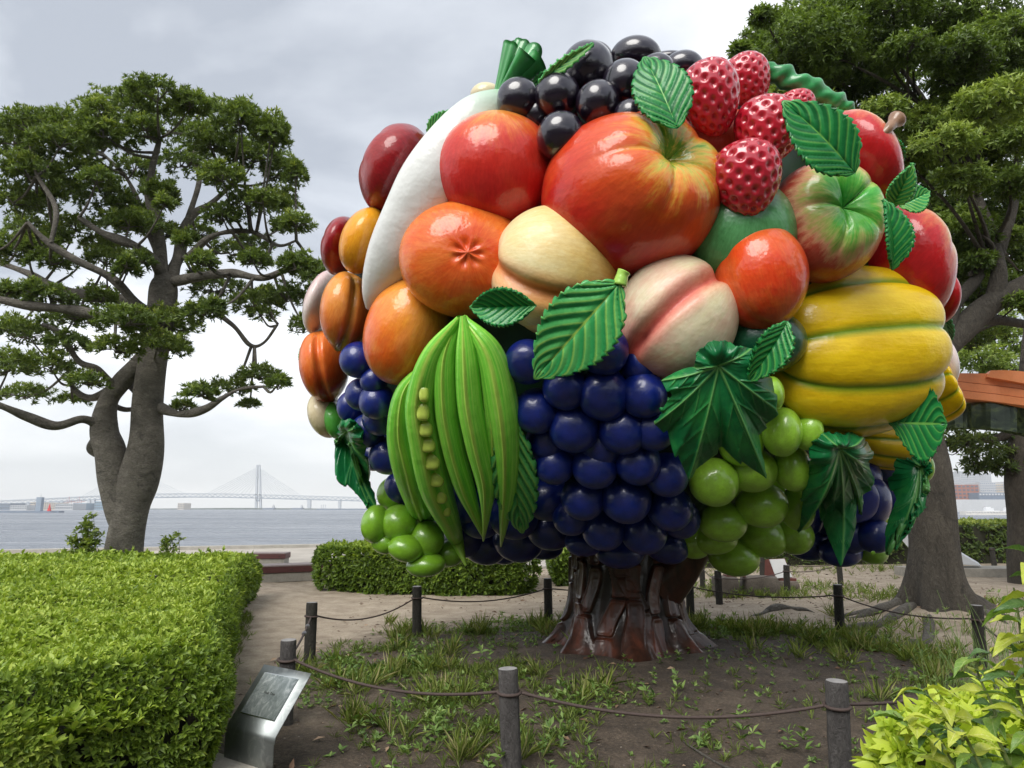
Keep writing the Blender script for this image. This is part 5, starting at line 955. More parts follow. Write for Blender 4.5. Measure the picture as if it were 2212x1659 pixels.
# ================================================================== THINGS BEYOND THE SCULPTURE
m_blk = plain('rough_stone', (0.125, 0.105, 0.085), 0.9, var=0.4, scale=6, bump=0.8, bdist=0.03)
def rock(x, y, sx, sy, sz, label, sd_):
    V = (U/np.max(np.abs(U), axis=1, keepdims=True)**0.7); V = V*[sx/2, sy/2, sz/2]*(1+0.05*lump(U, 4, sd_))[:, None]; o = link('stone_block', mesh('stone_block', V, grid(nu, nv, True)), loc=(x, y, sz/2-0.03), mat=m_blk); tag(o, label, 'stone', 'stone blocks behind the rope')
rock(3.95, 13.6, 0.42, 0.5, 0.40, 'narrow rough stone block nearest the bark branch', 1); rock(4.62, 13.7, 0.66, 0.5, 0.40, 'wide rough stone block under the green grapes', 2); rock(5.35, 14.7, 0.7, 0.5, 0.22, 'low stone under the white-faced notice', 3)
m_brn = plain('brown_board', (0.13, 0.040, 0.030), 0.6, var=0.2); m_wht = plain('white_panel', (0.66, 0.66, 0.64), 0.5, var=0.06)
nr = empty('notice_stand', (5.35, 14.7, 0.18), 'brown wedge-shaped notice with a slanted white face on a low stone', 'sign')
m_ = MB(); m_.prism([(-0.30, -0.14, 0), (0.30, -0.14, 0), (0.30, 0.16, 0), (-0.30, 0.16, 0)], (0, 0, 0.05)); m_.make('base_board', m_brn, nr)
m_ = MB(); m_.prism([(-0.25, -0.12, 0.05), (-0.25, 0.14, 0.05), (-0.25, 0.10, 0.40), (-0.25, 0.03, 0.42)], (0.50, 0, 0)); ob = m_.make('wedge_body', m_brn, nr); ob.rotation_euler = (0, 0, 0.5)
m_ = MB(); m_.prism([(-0.22, -0.127, 0.06), (0.23, -0.127, 0.06), (0.20, 0.015, 0.41), (-0.22, 0.015, 0.41)], (0, -0.012, 0.004)); ob = m_.make('white_face', m_wht, nr); ob.rotation_euler = (0, 0, 0.5)
nr2 = empty('notice_stand', (4.1, 13.6, 0.36), 'small brown lectern on the narrow stone block, mostly behind green grapes', 'sign'); m_ = MB(); m_.prism([(-0.16, -0.12, 0), (0.2, -0.12, 0), (0.2, 0.1, 0), (-0.16, 0.1, 0)], (0, 0, 0.03)); m_.make('base_board', m_brn, nr2)
m_ = MB(); m_.prism([(-0.12, -0.1, 0.03), (0.16, -0.1, 0.03), (0.14, 0.05, 0.13), (-0.08, 0.05, 0.13)], (0, 0.03, 0.02)); m_.make('sloped_board', m_brn, nr2)
wp = [onY(*p, 17.5) for p in ((1968, 1093), (1944, 1162), (1987, 1212), (2121, 1223), (2069, 1192))]; wb = wp[3]*[1, 1, 0]
ws = empty('angular_sculpture', wb, 'white angular metal sculpture lying behind the evergreen trunk', 'sculpture'); m_ = MB(); m_.prism(wp, (0.25, 0.5, 0.05)); m_.make('white_blade', plain('white_metal', (0.66, 0.68, 0.70), 0.35, 0.0, var=0.08, scale=1), ws, base=wb, bevel=0.01)
m_ = MB(); cxx = onY(2100, 1230, 17.6); m_.box((cxx[0], 17.7, 0.09), (3.2, 0.9, 0.22)); m_.make('concrete_plinth', m_bc, ws, base=wb, bevel=0.01)
# ring-shaped canopy: orange stepped beam over a dark mirrored band
m_or = plain('orange_beam', (0.72, 0.24, 0.085), 0.5, var=0.12, scale=3); m_mir, t, b = newmat('mirrored_band'); s = NT(t); o = s.obj(); b.inputs['Metallic'].default_value = 0.35; b.inputs['Roughness'].default_value = 0.12
n_ = s.noise(o, 1.6, 4, 0.6, 3.5); s.l(s.ramp(n_, [(0.3, (0.012, 0.020, 0.012)), (0.48, (0.035, 0.050, 0.028)), (0.56, (0.075, 0.10, 0.035)), (0.62, (0.02, 0.03, 0.015))]), b.inputs['Base Color'])  # mottled greens painted into the band as a reflection of trees
def arcband(name, pts_t, pts_b, depth, mat, root, base_):
    k = 24; T_ = spline([onY(*p[:2], p[2]) for p in pts_t], 6); B_ = spline([onY(*p[:2], p[2]) for p in pts_b], 6); off = np.array([0.35, 1.0, 0])*depth
    n = len(T_); V = np.concatenate([T_, B_, B_+off, T_+off]); F = []
    for i in range(n-1):
        for j in range(4): F.append((j*n+i, j*n+i+1, ((j+1) % 4)*n+i+1, ((j+1) % 4)*n+i))
    F += [(0, n, 2*n, 3*n), (n-1, 4*n-1, 3*n-1, 2*n-1)]
    o = link(name, mesh(name, V-base_, F, False), root, mat=mat); return o
cb_ = onY(2400, 1260, 14)*[1, 1, 0]; cr = empty('curved_canopy', cb_, 'orange curved stepped beam above a dark mirrored band, sweeping out from behind the crown', 'canopy')
yy = lambda p: 14.0-max(0, (p-2140))*0.006
def row(off, xs_=(2010, 2060, 2110, 2160, 2215, 2290, 2400), f=1.0): return [(x_, 806+off+((x_-2060)/150.0)**2*4*f+max(0, x_-2060)*0.09*f*(off > 8), yy(x_)) for x_ in xs_]
for i, (a, b_) in enumerate([(0, 17), (18, 35), (36, 52)]):
    o = arcband('beam_layer', [(p[0], p[1], p[2]-0.03*i) for p in row(a)], [(p[0], p[1], p[2]-0.03*i) for p in row(b_)], 0.5, m_or, cr, cb_)
arcband('beam_layer', [(2140, 800, 13.85), (2180, 800, 13.6), (2240, 806, 13.3), (2400, 830, 12.4)], [(2132, 814, 13.9), (2180, 822, 13.6), (2240, 834, 13.3), (2400, 870, 12.4)], 0.4, m_or, cr, cb_)
arcband('mirrored_band', [(2030, 890, 14.4), (2080, 874, 14.3), (2140, 869, 14), (2215, 874, 13.7), (2400, 900, 12.6)], [(2030, 925, 14.4), (2080, 924, 14.3), (2140, 926, 14), (2215, 938, 13.7), (2400, 985, 12.6)], 0.3, m_mir, cr, cb_)
m_ = MB(); pz = onY(2400, 900, 12.5); m_.tube([(pz[0]+0.3, 13.0, 0), (pz[0]+0.3, 13.0, pz[2]+0.2)], 0.12, 14); m_.make('support_column', m_or, cr, base=cb_)

# ================================================================== FAR SHORE AND BRIDGE
m_br = plain('bridge_white', (0.46, 0.49, 0.52), 0.6, var=0.06, scale=0.01); m_br2 = plain('bridge_truss_grey', (0.26, 0.31, 0.37), 0.6, var=0.08, scale=0.02)
YB_ = 2750.0; bb = np.array([onY(557, 1100, YB_)[0], YB_, -2.2]); BR = empty('cable_stayed_bridge', bb, 'long white cable-stayed road bridge across the harbour', 'bridge')
dk = [(-60, 1083), (0, 1080.5), (100, 1076), (200, 1070.5), (300, 1066.5), (400, 1065), (480, 1065.5), (557, 1067.5), (650, 1070), (740, 1072.5), (830, 1075.5), (960, 1080)]
dky = lambda x_: np.interp(x_, [d[0] for d in dk], [d[1] for d in dk])
def bx2(name, pts, mat, wd, par=BR, Y0=YB_, b0=bb):
    P = [onY(*p, Y0) for p in pts]; m_ = MB(); m_.prism(P, (0, wd, 0)); return m_.make(name, mat, par, base=b0)
xsd = np.linspace(-60, 960, 41); m_ = MB()
for i in range(40):
    for (o1, o2) in ((0, 2.0),):
        m_.prism([onY(xsd[i], dky(xsd[i])+o1, YB_), onY(xsd[i+1], dky(xsd[i+1])+o1, YB_), onY(xsd[i+1], dky(xsd[i+1])+o2, YB_), onY(xsd[i], dky(xsd[i])+o2, YB_)], (0, 40, 0))
m_.make('road_deck', m_br, BR, base=bb); m_ = MB()
for i in range(40): m_.prism([onY(xsd[i], dky(xsd[i])+7.5, YB_), onY(xsd[i+1], dky(xsd[i+1])+7.5, YB_), onY(xsd[i+1], dky(xsd[i+1])+9.5, YB_), onY(xsd[i], dky(xsd[i])+9.5, YB_)], (0, 40, 0))
m_.make('lower_deck', m_br2, BR, base=bb); m_ = MB(); k = 170; xt = np.linspace(-60, 960, k)
for i in range(k-1):
    up_ = i % 2; a = onY(xt[i], dky(xt[i])+(2 if up_ else 7.5), YB_); b_ = onY(xt[i+1], dky(xt[i+1])+(7.5 if up_ else 2), YB_); m_.tube([a, b_], 1.3, 4, False)
ob = m_.make('truss_bracing', m_br2, BR, base=bb); ob['kind'] = 'stuff'
for px, tt in ((557, 1004), (285, 1009)):
    for dx_, yo in ((-3.2, 0), (3.4, 30)):
        bx2('pylon_leg', [(px+dx_*0.7-1.7, tt), (px+dx_*0.7+1.7, tt), (px+dx_*1.5+2.4, 1100), (px+dx_*1.5-2.4, 1100)], m_br, 10)
    bx2('pylon_crossbeam', [(px-2.5, 1030), (px+2.5, 1030), (px+2.5, 1034), (px-2.5, 1034)], m_br, 9); bx2('pylon_crossbeam', [(px-4, 1079), (px+4, 1079), (px+4, 1083), (px-4, 1083)], m_br2, 9)
    bx2('pylon_footing', [(px-8, 1099), (px+9, 1099), (px+9, 1103), (px-8, 1103)], m_br2, 25)
    for sgn, span in ((-1, 108), (1, 112 if px < 400 else 92)):
        for i in range(11):
            f = (i+2.2)/12.2; a = onY(px+sgn*1.5, tt+6+(1-f)*34, YB_+5); e_ = px+sgn*span*f; b_ = onY(e_, dky(e_), YB_+5); m_ = MB(); m_.tube([a, b_], 0.75, 4, False); m_.make('stay_cable', m_br, BR, base=bb)
for px, w_ in ((667, 4.0), (733, 3.0), (800, 3), (191, 3.5), (200, 3.5), (132, 3), (124, 3), (60, 2.5), (52, 2.5), (20, 2)): bx2('bridge_pier', [(px-w_, dky(px)+9.5), (px+w_, dky(px)+9.5), (px+w_*0.8, 1101.5), (px-w_*0.8, 1101.5)], m_br, 12)
def bar(name, x0, x1, y0, y1, Y0, mat, label, cat, group=None, dep=40, win=None):
    P = [onY(x0, y0, Y0), onY(x1, y0, Y0), onY(x1, y1, Y0), onY(x0, y1, Y0)]; lo = P[3].copy(); lo[2] = min(lo[2], -2.2) if Y0 > 300 else lo[2]
    b0 = np.array([(P[3][0]+P[2][0])/2, Y0, lo[2]]); r0 = empty(name, b0, label, cat, group); m_ = MB(); m_.box(((P[0][0]+P[1][0])/2, Y0+dep/2, (P[0][2]+lo[2])/2), (P[1][0]-P[0][0], dep, P[0][2]-lo[2])); m_.make('walls', mat, r0, base=b0)
    if win:
        nx, nz, wm_, y2 = win; x_a, x_b = P[0][0], P[1][0]; zt_ = P[0][2]; zb_ = onY(x0, y2, Y0)[2]; cw = (x_b-x_a)/nx; ch = (zt_-zb_)/nz; wme = MB(); wme.box((0, 0, 0), (cw*0.62, 0.5, ch*0.45)); w0 = None
        for i in range(nx):
            for j in range(nz):
                if w0 is None: w0 = wme.make('window', wm_, r0); o = w0
                else: o = w0.copy(); COL.objects.link(o); o.parent = r0
                o.location = np.array([x_a+cw*(i+0.5), Y0-0.15, zb_+ch*(j+0.5)])-b0
    return r0
c1 = plain('pale_wall', (0.48, 0.49, 0.50), 0.8, var=0.1, scale=0.05); c2 = plain('blue_grey_wall', (0.22, 0.32, 0.40), 0.8, var=0.1, scale=0.05); c3 = plain('slate_wall', (0.16, 0.20, 0.26), 0.8, var=0.15, scale=0.05); c4 = plain('cream_wall', (0.52, 0.46, 0.38), 0.8, var=0.08, scale=0.05); c5 = plain('brick_wall', (0.32, 0.13, 0.09), 0.85, var=0.15, scale=0.3); glz = plain('far_glass', (0.09, 0.11, 0.14), 0.3, var=0.1); c6 = plain('green_bank', (0.07, 0.10, 0.07), 0.9, var=0.4, scale=0.02)
GW = 'warehouses along the far shore'
Bd = [('warehouse', -30, 22, 1087, 1103, c3, 'slate-grey low warehouse at the far edge of the harbour, widest of the row', 1600, (10, 2)), ('warehouse', 22, 58, 1091, 1103, c1, 'pale low shed left of the slab tower', 1560, (7, 2)), ('warehouse', 66, 76, 1085, 1103, c4, 'cream block just left of the slab tower', 1650, (3, 3)), ('warehouse', 92, 120, 1086, 1103, c4, 'cream block between slab tower and red beacon', 1640, (6, 3)), ('warehouse', 120, 158, 1088, 1103, c1, 'pale blue-white shed right of the red beacon', 1600, (8, 2)),
      ('warehouse', 158, 186, 1087, 1103, c2, 'blue-grey shed under the container cranes', 1680, (6, 2)), ('warehouse', 205, 232, 1083, 1103, c2, 'taller blue block beyond the bridge piers', 1700, (6, 3)), ('warehouse', 232, 300, 1087, 1103, c2, 'long blue-grey warehouse reaching the tree trunk', 1720, (14, 2)), ('warehouse', 384, 398, 1087, 1101, c4, 'small cream block just beyond the tree trunk', 2300, (4, 3))]
for nm, x0, x1, y0, y1, mt, lb, YY, wn in Bd: bar(nm, x0, x1, y0, y1, YY, mt, lb, 'building', GW, 50, (wn[0], wn[1], glz, 1100))
bk = bx2('far_shore', [(-200, 1099), (240, 1099), (400, 1098.2), (500, 1097.0), (700, 1098.6), (1000, 1099), (2300, 1096), (2300, 1104), (-200, 1104)], c6, 60, None, 2600, np.array([0, 0, 0.])); tag(bk, kind='structure')
# breakwater with slab tower and beacon
bw = bar('breakwater', -80, 127, 1104.0, 1110, 660, c3, 'low dark breakwater running out to the red beacon', 'breakwater', None, 8)
st_ = bar('signal_tower', 79, 90, 1074, 1107, 664, plain('tower_blue_grey', (0.24, 0.29, 0.35), 0.5, var=0.12, scale=0.2), 'slim blue-grey slab tower standing on the breakwater', 'tower', None, 4)
m_ = MB(); p_ = onY(85, 1074, 664); b0 = np.array(st_.location); m_.tube([p_+[0, 2, 0], p_+[0, 2, 3.2]], 0.25, 6); m_.make('mast', c1, st_, base=b0)
bcn = onY(106, 1104, 656); be = empty('red_beacon', bcn, 'small red tapering beacon at the tip of the breakwater', 'beacon'); m_ = MB(); mr_ = plain('beacon_red', (0.55, 0.03, 0.03), 0.5, var=0.1); m_.tube([bcn, bcn+[0, 0, 3.5], bcn+[0, 0, 4.4], bcn+[0, 0, 5.8]], [1.8, 0.9, 0.8, 0.5], 8); m_.make('tapered_body', mr_, be, base=bcn)
m_ = MB(); m_.tube([bcn+[0, 0, 5.8], bcn+[0, 0, 7.0]], [0.28, 0.12], 6); m_.make('lamp_mast', mr_, be, base=bcn)
m_crn = plain('crane_red', (0.35, 0.12, 0.12), 0.6)
for px, lb in ((150, 'red gantry crane with a long boom behind the pale sheds, farther from the tree trunk'), (172, 'red gantry crane with a long boom behind the pale sheds, nearer the tree trunk')):
    Yc = 1850; b0 = onY(px, 1102, Yc); cr_ = empty('container_crane', b0, lb, 'crane', 'gantry cranes on the far shore')
    f_ = MB()
    for dx_ in (-4, 4): f_.tube([onY(px+dx_, 1102, Yc), onY(px+dx_, 1080, Yc)], 0.6, 4)
    f_.tube([onY(px, 1085, Yc), onY(px, 1073, Yc)], 0.6, 4); f_.make('legs', m_crn, cr_, base=b0); f_ = MB(); f_.tube([onY(px-14, 1087, Yc), onY(px+12, 1083, Yc)], 0.7, 4); f_.tube([onY(px, 1073, Yc), onY(px-13, 1087, Yc)], 0.3, 4); f_.make('boom', m_crn, cr_, base=b0)
def ship(px, py, L_, Y0, label, hc):
    b0 = onY(px, py, Y0); b0[2] = -2.2; r0 = empty('cargo_ship', b0, label, 'ship', 'ships on the horizon'); m_ = MB(); m_.prism([(-L_/2, 0, 0.0), (L_/2-4, 0, 0), (L_/2+2, 0, 6), (-L_/2-1, 0, 5)], (0, 14, 0)); m_.make('hull', hc, r0)
    m_ = MB(); m_.box((L_*0.35, 7, 9), (L_*0.12, 10, 9)); m_.box((L_*0.35, 7, 15), (1.5, 2, 5)); m_.make('bridge_house', c1, r0)
ship(642, 1100, 38, 2500, 'small grey cargo ship between the pylon and the next pier', c3); ship(580, 1100, 40, 2400, 'work ship with a mast close to the bridge pylon', c3)
sp_ = bar('harbour_spit', 684, 800, 1099.0, 1103, 1900, c3, 'low dark jetty with three thin masts beneath the bridge end', 'jetty', None, 20)
for px in (693, 697.5, 702):
    m_ = MB(); b0 = np.array(sp_.location); m_.tube([onY(px, 1099.5, 1900)+[0, 5, 0], onY(px, 1090, 1900)+[0, 5, 0]], 0.5, 5); m_.make('mast', c3, sp_, base=b0)
# waterfront seen past the evergreen trunk
GR = 'waterfront buildings seen past the evergreen trunk'; wg = plain('pale_window', (0.30, 0.33, 0.38), 0.4, var=0.1)
bar('brick_building', 2040, 2113, 1047, 1090, 900, c5, 'red brick waterfront building with dark windows', 'building', GR, 40, (8, 4, glz, 1078)); bar('white_tower_block', 2074, 2105, 1018, 1090, 1000, c1, 'white high-rise with a dense window grid behind the brick building', 'building', GR, 40, (10, 7, wg, 1045)); bar('white_tower_block', 2105, 2140, 1022, 1090, 1040, c1, 'white high-rise adjoining the taller one behind the brick building', 'building', GR, 40, (10, 6, wg, 1047))
bar('white_office_block', 2046, 2074, 1032, 1090, 960, c1, 'low white office block over the brick building roof beside the evergreen trunk', 'building', GR, 30, (8, 3, wg, 1046)); bar('white_office_block', 2116, 2150, 1042, 1090, 920, c1, 'white block just past the brick building', 'building', GR, 30, (8, 4, wg, 1062)); bar('white_office_block', 2150, 2178, 1046, 1090, 940, c4, 'cream block in the middle of the waterfront row', 'building', GR, 30, (6, 3, wg, 1062)); bar('white_office_block', 2178, 2216, 1040, 1090, 930, c1, 'white block with square windows near the reddish trunk', 'building', GR, 30, (8, 5, wg, 1062))
bar('grey_shed', 2114, 2220, 1064, 1092, 880, c3, 'long grey-roofed quayside shed', 'building', GR, 30, (16, 1, c1, 1072)); bar('elevated_walkway', 2060, 2220, 1079, 1081.5, 860, c1, 'thin raised walkway along the quay', 'walkway', None, 6)
bar('floating_pier', 2086, 2240, 1104.5, 1112, 420, plain('pier_white', (0.62, 0.60, 0.56), 0.6, var=0.1, scale=0.3), 'long white floating pier with orange end fenders', 'pier', None, 6, (24, 1, c1, 1108))
m_boat = plain('boat_white', (0.72, 0.73, 0.74), 0.4)
for px, lb, YY in ((2140, 'white pleasure boat moored behind the pier, nearer the evergreen trunk', 520), (2182, 'white pleasure boat moored behind the pier, nearer the reddish trunk', 540)):
    b0 = onY(px, 1100, YY); b0[2] = -2.2; r0 = empty('white_boat', b0, lb, 'boat', 'boats moored behind the pier'); m_ = MB(); m_.prism([(-5, 0, 0), (4.5, 0, 0), (6.5, 0, 2.2), (-5.4, 0, 2.0)], (0, 3, 0)); m_.make('hull', m_boat, r0); m_ = MB(); m_.box((-0.5, 1.5, 3.1), (6, 2.4, 1.8)); m_.box((-1.2, 1.5, 4.4), (3.6, 2, 1.0)); m_.make('cabin', m_boat, r0)

# ================================================================== GRASS, WEEDS, LITTER
r_ = np.random.RandomState(77)
def scatter(n, fn, box):
    x_ = r_.uniform(box[0], box[1], n); y_ = r_.uniform(box[2], box[3], n); k = r_.uniform(0, 1, n) < fn(x_, y_); x_, y_ = x_[k], y_[k]; return np.c_[x_, y_, gz(x_, y_)-0.004]
def rad_(x_, y_): return np.hypot(x_-1.35, y_-7.3)
def bedf(x_, y_):
    p = np.c_[x_, y_, 0*x_]; q = 0.42+0.45*lump(p, 1.6, 4)+0.55*lump(p, 5.5, 9); rr = rad_(x_, y_); e = np.exp(-((rr-2.75)/0.75)**2)*(0.16+0.85*(y_ > 6.6))+0.35*np.exp(-(((x_+0.4)/1.3)**2+((y_-7.2)/1.1)**2))+0.12*np.exp(-((rr-1.6)/0.9)**2)+0.20*np.exp(-((y_-5.7)/0.6)**2)*(x_ > -1.2)*(x_ < 2.8)+0.07*(y_ < 5.6)*(x_ > -0.9)*(x_ < 3.0)
    e = e*(rr < 3.9)*(np.hypot(x_-1.25, y_-8.1) > 0.95); return np.clip(q*e*1.25, 0, 1)**1.5
def farf(x_, y_):
    q = 0.5+0.5*lump(np.c_[x_, y_, 0*x_], 1.8, 2); e = np.exp(-(((x_-5.0)/1.9)**2+((y_-14.3)/1.3)**2)**2)+0.5*np.exp(-(((x_-7.0)/1.6)**2+((y_-12.0)/0.9)**2)**2)+0.8*np.exp(-(((x_-4.5)/1.8)**2+((y_-9.6)/0.45)**2)**2)+0.22*np.exp(-((y_-18.8)/1.0)**2)*(x_ > 2)*(x_ < 14)+0.35*np.exp(-((y_-8.2)/0.5)**2)*(x_ > 4.2)*(x_ < 7)
    return np.clip(q*e, 0, 1)
GP = scatter(34000, bedf, (-2.4, 4.9, 3.8, 10.9)); GQ = scatter(16000, farf, (2, 14, 8, 20))
hx = np.array([[-2.75+(-1.40)*t_, 6.7+4.5*t_] for t_ in r_.uniform(-0.1, 1, 260)])+r_.normal(0, 0.07, (260, 2))+[0.10, 0]; HE = np.c_[hx, gz(hx[:, 0], hx[:, 1])]
up3 = lambda P: np.tile([0, 0, 1.0], (len(P), 1))+r_.normal(0, 0.25, (len(P), 3))
hh = lambda P, f, s_: f*(0.6+0.8*np.clip(0.5+0.5*lump(P, 1.5, s_), 0, 1))
tG = 0.48+0.2*lump(GP, 1.3, 8)
CL = scatter(2600, lambda x_, y_: bedf(x_, y_)*1.2+0.02, (-2.2, 4.8, 3.9, 10.7)); CLn = CL[r_.randint(0, len(CL), 130)]; CLn = np.repeat(CLn, 5, 0)+np.c_[r_.normal(0, 0.05, (len(CLn)*5, 2)), np.zeros(len(CLn)*5)]
g1 = leafobj('grass', [rosettes(CLn, up3(CLn), 7, 0.22, 0.035, (3, 45), np.full(len(CLn), 0.68), seed=15, tj=0.22, droop=0.15), rosettes(GP, up3(GP), 8, hh(GP, 0.088, 3), 0.055, (4, 60), tG, seed=5, tj=0.16, droop=0.12), rosettes(GQ, up3(GQ), 8, hh(GQ, 0.16, 6), 0.06, (4, 50), np.full(len(GQ), 0.55), seed=6, tj=0.18, droop=0.1), rosettes(HE, up3(HE), 8, 0.09, 0.07, (4, 60), np.full(len(HE), 0.5), seed=9, tj=0.15)], f_grass); tag(g1, kind='stuff')
def weedf(x_, y_): return np.clip(bedf(x_, y_)*0.9+0.26*(rad_(x_, y_) < 3.7)*(0.4+0.8*lump(np.c_[x_, y_, 0*x_], 3.1, 6)), 0, 1)
WP = scatter(13000, weedf, (-2.4, 4.9, 3.7, 10.9)); WQ = scatter(3500, farf, (2, 14, 8, 20)); f_weed = fol('weed_leaves', [(0.0, (0.05, 0.10, 0.025)), (0.5, (0.15, 0.25, 0.06)), (1.0, (0.32, 0.42, 0.13))], 0.5, 0.3)
WB = scatter(800, lambda x_, y_: bedf(x_, y_)*1.0+0.10*(y_ < 6.2)*(x_ > -1.3), (-2.2, 4.8, 3.8, 10.7)); f_off = r_.uniform(0.02, 0.12, len(WB))
WBs = np.repeat(WB, 4, 0)+np.c_[r_.normal(0, 0.035, (len(WB)*4, 2)), np.tile([0.02, 0.05, 0.085, 0.12], len(WB))]
w1 = leafobj('weeds', [rosettes(WBs, up3(WBs), 5, 0.075, 0.34, (35, 85), np.full(len(WBs), 0.55), seed=16, tj=0.2), rosettes(WP+[0, 0, 0.015], up3(WP), 7, hh(WP, 0.042, 4), 0.42, (40, 88), np.full(len(WP), 0.5), seed=7, tj=0.2), rosettes(WP[::3]+[0, 0, 0.05], up3(WP[::3]), 6, 0.045, 0.36, (20, 70), np.full(len(WP[::3]), 0.6), seed=8, tj=0.2), rosettes(WQ+np.c_[0*WQ[:, :2], r_.uniform(0.02, 0.22, len(WQ))], up3(WQ), 7, 0.07, 0.25, (20, 80), np.full(len(WQ), 0.7), seed=12, tj=0.2)], f_weed); tag(w1, kind='stuff')
f_lit = fol('dry_leaf', [(0.0, (0.06, 0.03, 0.018)), (0.5, (0.17, 0.10, 0.06)), (1.0, (0.34, 0.24, 0.16))], 0.7, 0.0)
LP = scatter(5200, lambda x_, y_: 0.35+0.6*(np.abs(y_-12.8) < 0.8)*(x_ > 2), (-2.6, 10, 3.8, 19)); LP[:, 2] += 0.012
l1 = leafobj('leaf_litter', [rosettes(LP, up3(LP), 1, 0.078, 0.38, (75, 95), r_.uniform(0, 1, len(LP)), seed=13)], f_lit); tag(l1, kind='stuff')
PBp = scatter(1500, lambda x_, y_: 0.8+0*x_, (-2.6, 6, 3.6, 14)); pbm = MB(); bs = np.array([(1, 0, 0), (-1, 0, 0), (0, 1, 0), (0, -1, 0), (0, 0, .7), (0, 0, -.7)])
for p in PBp: pbm.add(bs*r_.uniform(0.003, 0.011)*r_.uniform(.7, 1.3, 3)+p+[0, 0, .003], [(0, 2, 4), (2, 1, 4), (1, 3, 4), (3, 0, 4), (2, 0, 5), (1, 2, 5), (3, 1, 5), (0, 3, 5)])
ob = pbm.make('gravel', plain('pebbles', (0.20, 0.17, 0.14), 0.85, var=0.4, scale=30)); tag(ob, kind='stuff')
# fallen stick
sk = spline([(1.15, 5.10, 0.05), (1.28, 4.75, 0.03), (1.42, 4.55, 0.03), (1.62, 4.42, 0.02), (1.72, 4.30, 0.03)], 6); V, F = tube_vf(sk, np.linspace(0.006, 0.012, len(sk)), 8, 0.2, 1, 20)
sk2 = spline([(1.42, 4.55, 0.03), (1.28, 4.50, 0.03), (1.15, 4.40, 0.02)], 5); V2, F2 = tube_vf(sk2, np.linspace(0.010, 0.005, len(sk2)), 8, 0.2, 2, 20); V, F = joinmesh([(V, F), (V2, F2)]); V[:, 2] += 0.01
ob = link('fallen_branch', mesh('fallen_branch', V-V[0], F), loc=V[0], mat=m_bark); tag(ob, 'forked dry branch lying on the soil near the pale post by the golden bush', 'branch')

# ================================================================== NEAR PLANTS
hedge('golden_bush', [(1.30, 2.75), (1.50, 3.05), (2.1, 3.35), (3.0, 3.75), (4.5, 4.2), (4.6, 1.2), (1.5, 1.1), (1.28, 2.2)], 0.84, 'bright yellow-green azalea bush in the corner beside the pale post', mat=f_lime, seed=8, tbase=(0.40, 0.62), L=0.062, smin=0.036, sp=0.008, n=6, uneven=0.05, group=None, nparts=290, rr=0.25)
def bigleaf(seed, L_=0.135, W_=0.075):
    rs_ = np.random.RandomState(seed); nT, nS = 17, 9; t_ = np.linspace(0, 1, nT); s_ = np.linspace(-1, 1, nS); T_, S_ = np.meshgrid(t_, s_, indexing='ij'); w_ = np.sin(PI*T_**0.75)**0.9*(1-0.25*T_)*W_/2
    w_ = w_*(1+0.05*((T_*12) % 1)*(np.abs(S_) > .9)); z_ = 0.010*np.sin(PI*T_)-L_*0.28*T_**2*rs_.uniform(0.5, 1.6)+0.010*np.abs(S_)*np.sin(PI*T_)+0.0020*np.sin((T_*9-np.abs(S_)*1.6)*2*PI)*np.sin(PI*T_)+0.004*np.sin(T_*9+S_*3+seed)
    V = np.stack([T_*L_*0.97, S_*w_, z_], -1).reshape(-1, 3); return V, grid(nT, nS), np.stack([T_, S_, T_*0], -1).reshape(-1, 3)
def blm(name, a, b_, c_):
    m, t, b = newmat(name); s = NT(t); q = s.n('ShaderNodeSeparateXYZ'); s.l(s.attr('pc').outputs['Vector'], q.inputs[0]); ab = s.m('ABSOLUTE', q.outputs[1]); f = s.m('FRACT', s.m('SUBTRACT', s.m('MULTIPLY', q.outputs[0], 9), s.m('MULTIPLY', ab, 1.6)))
    c = s.ramp(s.noise(s.obj(), 25, 4), [(0.3, a), (0.7, b_)]); c = s.mix(s.m('MULTIPLY', s.mr(s.m('ABSOLUTE', s.m('SUBTRACT', f, 0.5)), 0.40, 0.5), 0.5), c, c_); c = s.mix(s.m('MULTIPLY', s.mr(ab, 0.08, 0.03), 0.7), c, c_); s.l(c, b.inputs['Base Color']); b.inputs['Roughness'].default_value = 0.4
    tr = s.n('ShaderNodeBsdfTranslucent'); s.l(s.mix(1.0, c, (1.2, 1.3, 0.6), 'MULTIPLY'), tr.inputs[0]); ms = s.n('ShaderNodeMixShader'); ms.inputs[0].default_value = 0.3; s.l(b.outputs[0], ms.inputs[1]); s.l(tr.outputs[0], ms.inputs[2]); s.l(ms.outputs[0], t.nodes['Material Output'].inputs[0]); return m
BLM = [blm('broad_leaf_green', (0.055, 0.125, 0.035), (0.12, 0.22, 0.07), (0.24, 0.34, 0.15)), blm('broad_leaf_fresh', (0.13, 0.25, 0.04), (0.24, 0.37, 0.07), (0.40, 0.50, 0.18)), blm('broad_leaf_yellow', (0.42, 0.50, 0.05), (0.58, 0.62, 0.10), (0.70, 0.70, 0.28))]
BL = []
for mi, mt in enumerate(BLM):
    for sd_ in range(3):
        V, F, A_ = bigleaf(sd_+mi*3); me = mesh('leaf', V, F, True, {'pc': ('FLOAT_VECTOR', A_)}); me.materials.append(mt); BL.append(me)
m_gst = plain('green_stem', (0.16, 0.20, 0.06), 0.6, var=0.3)
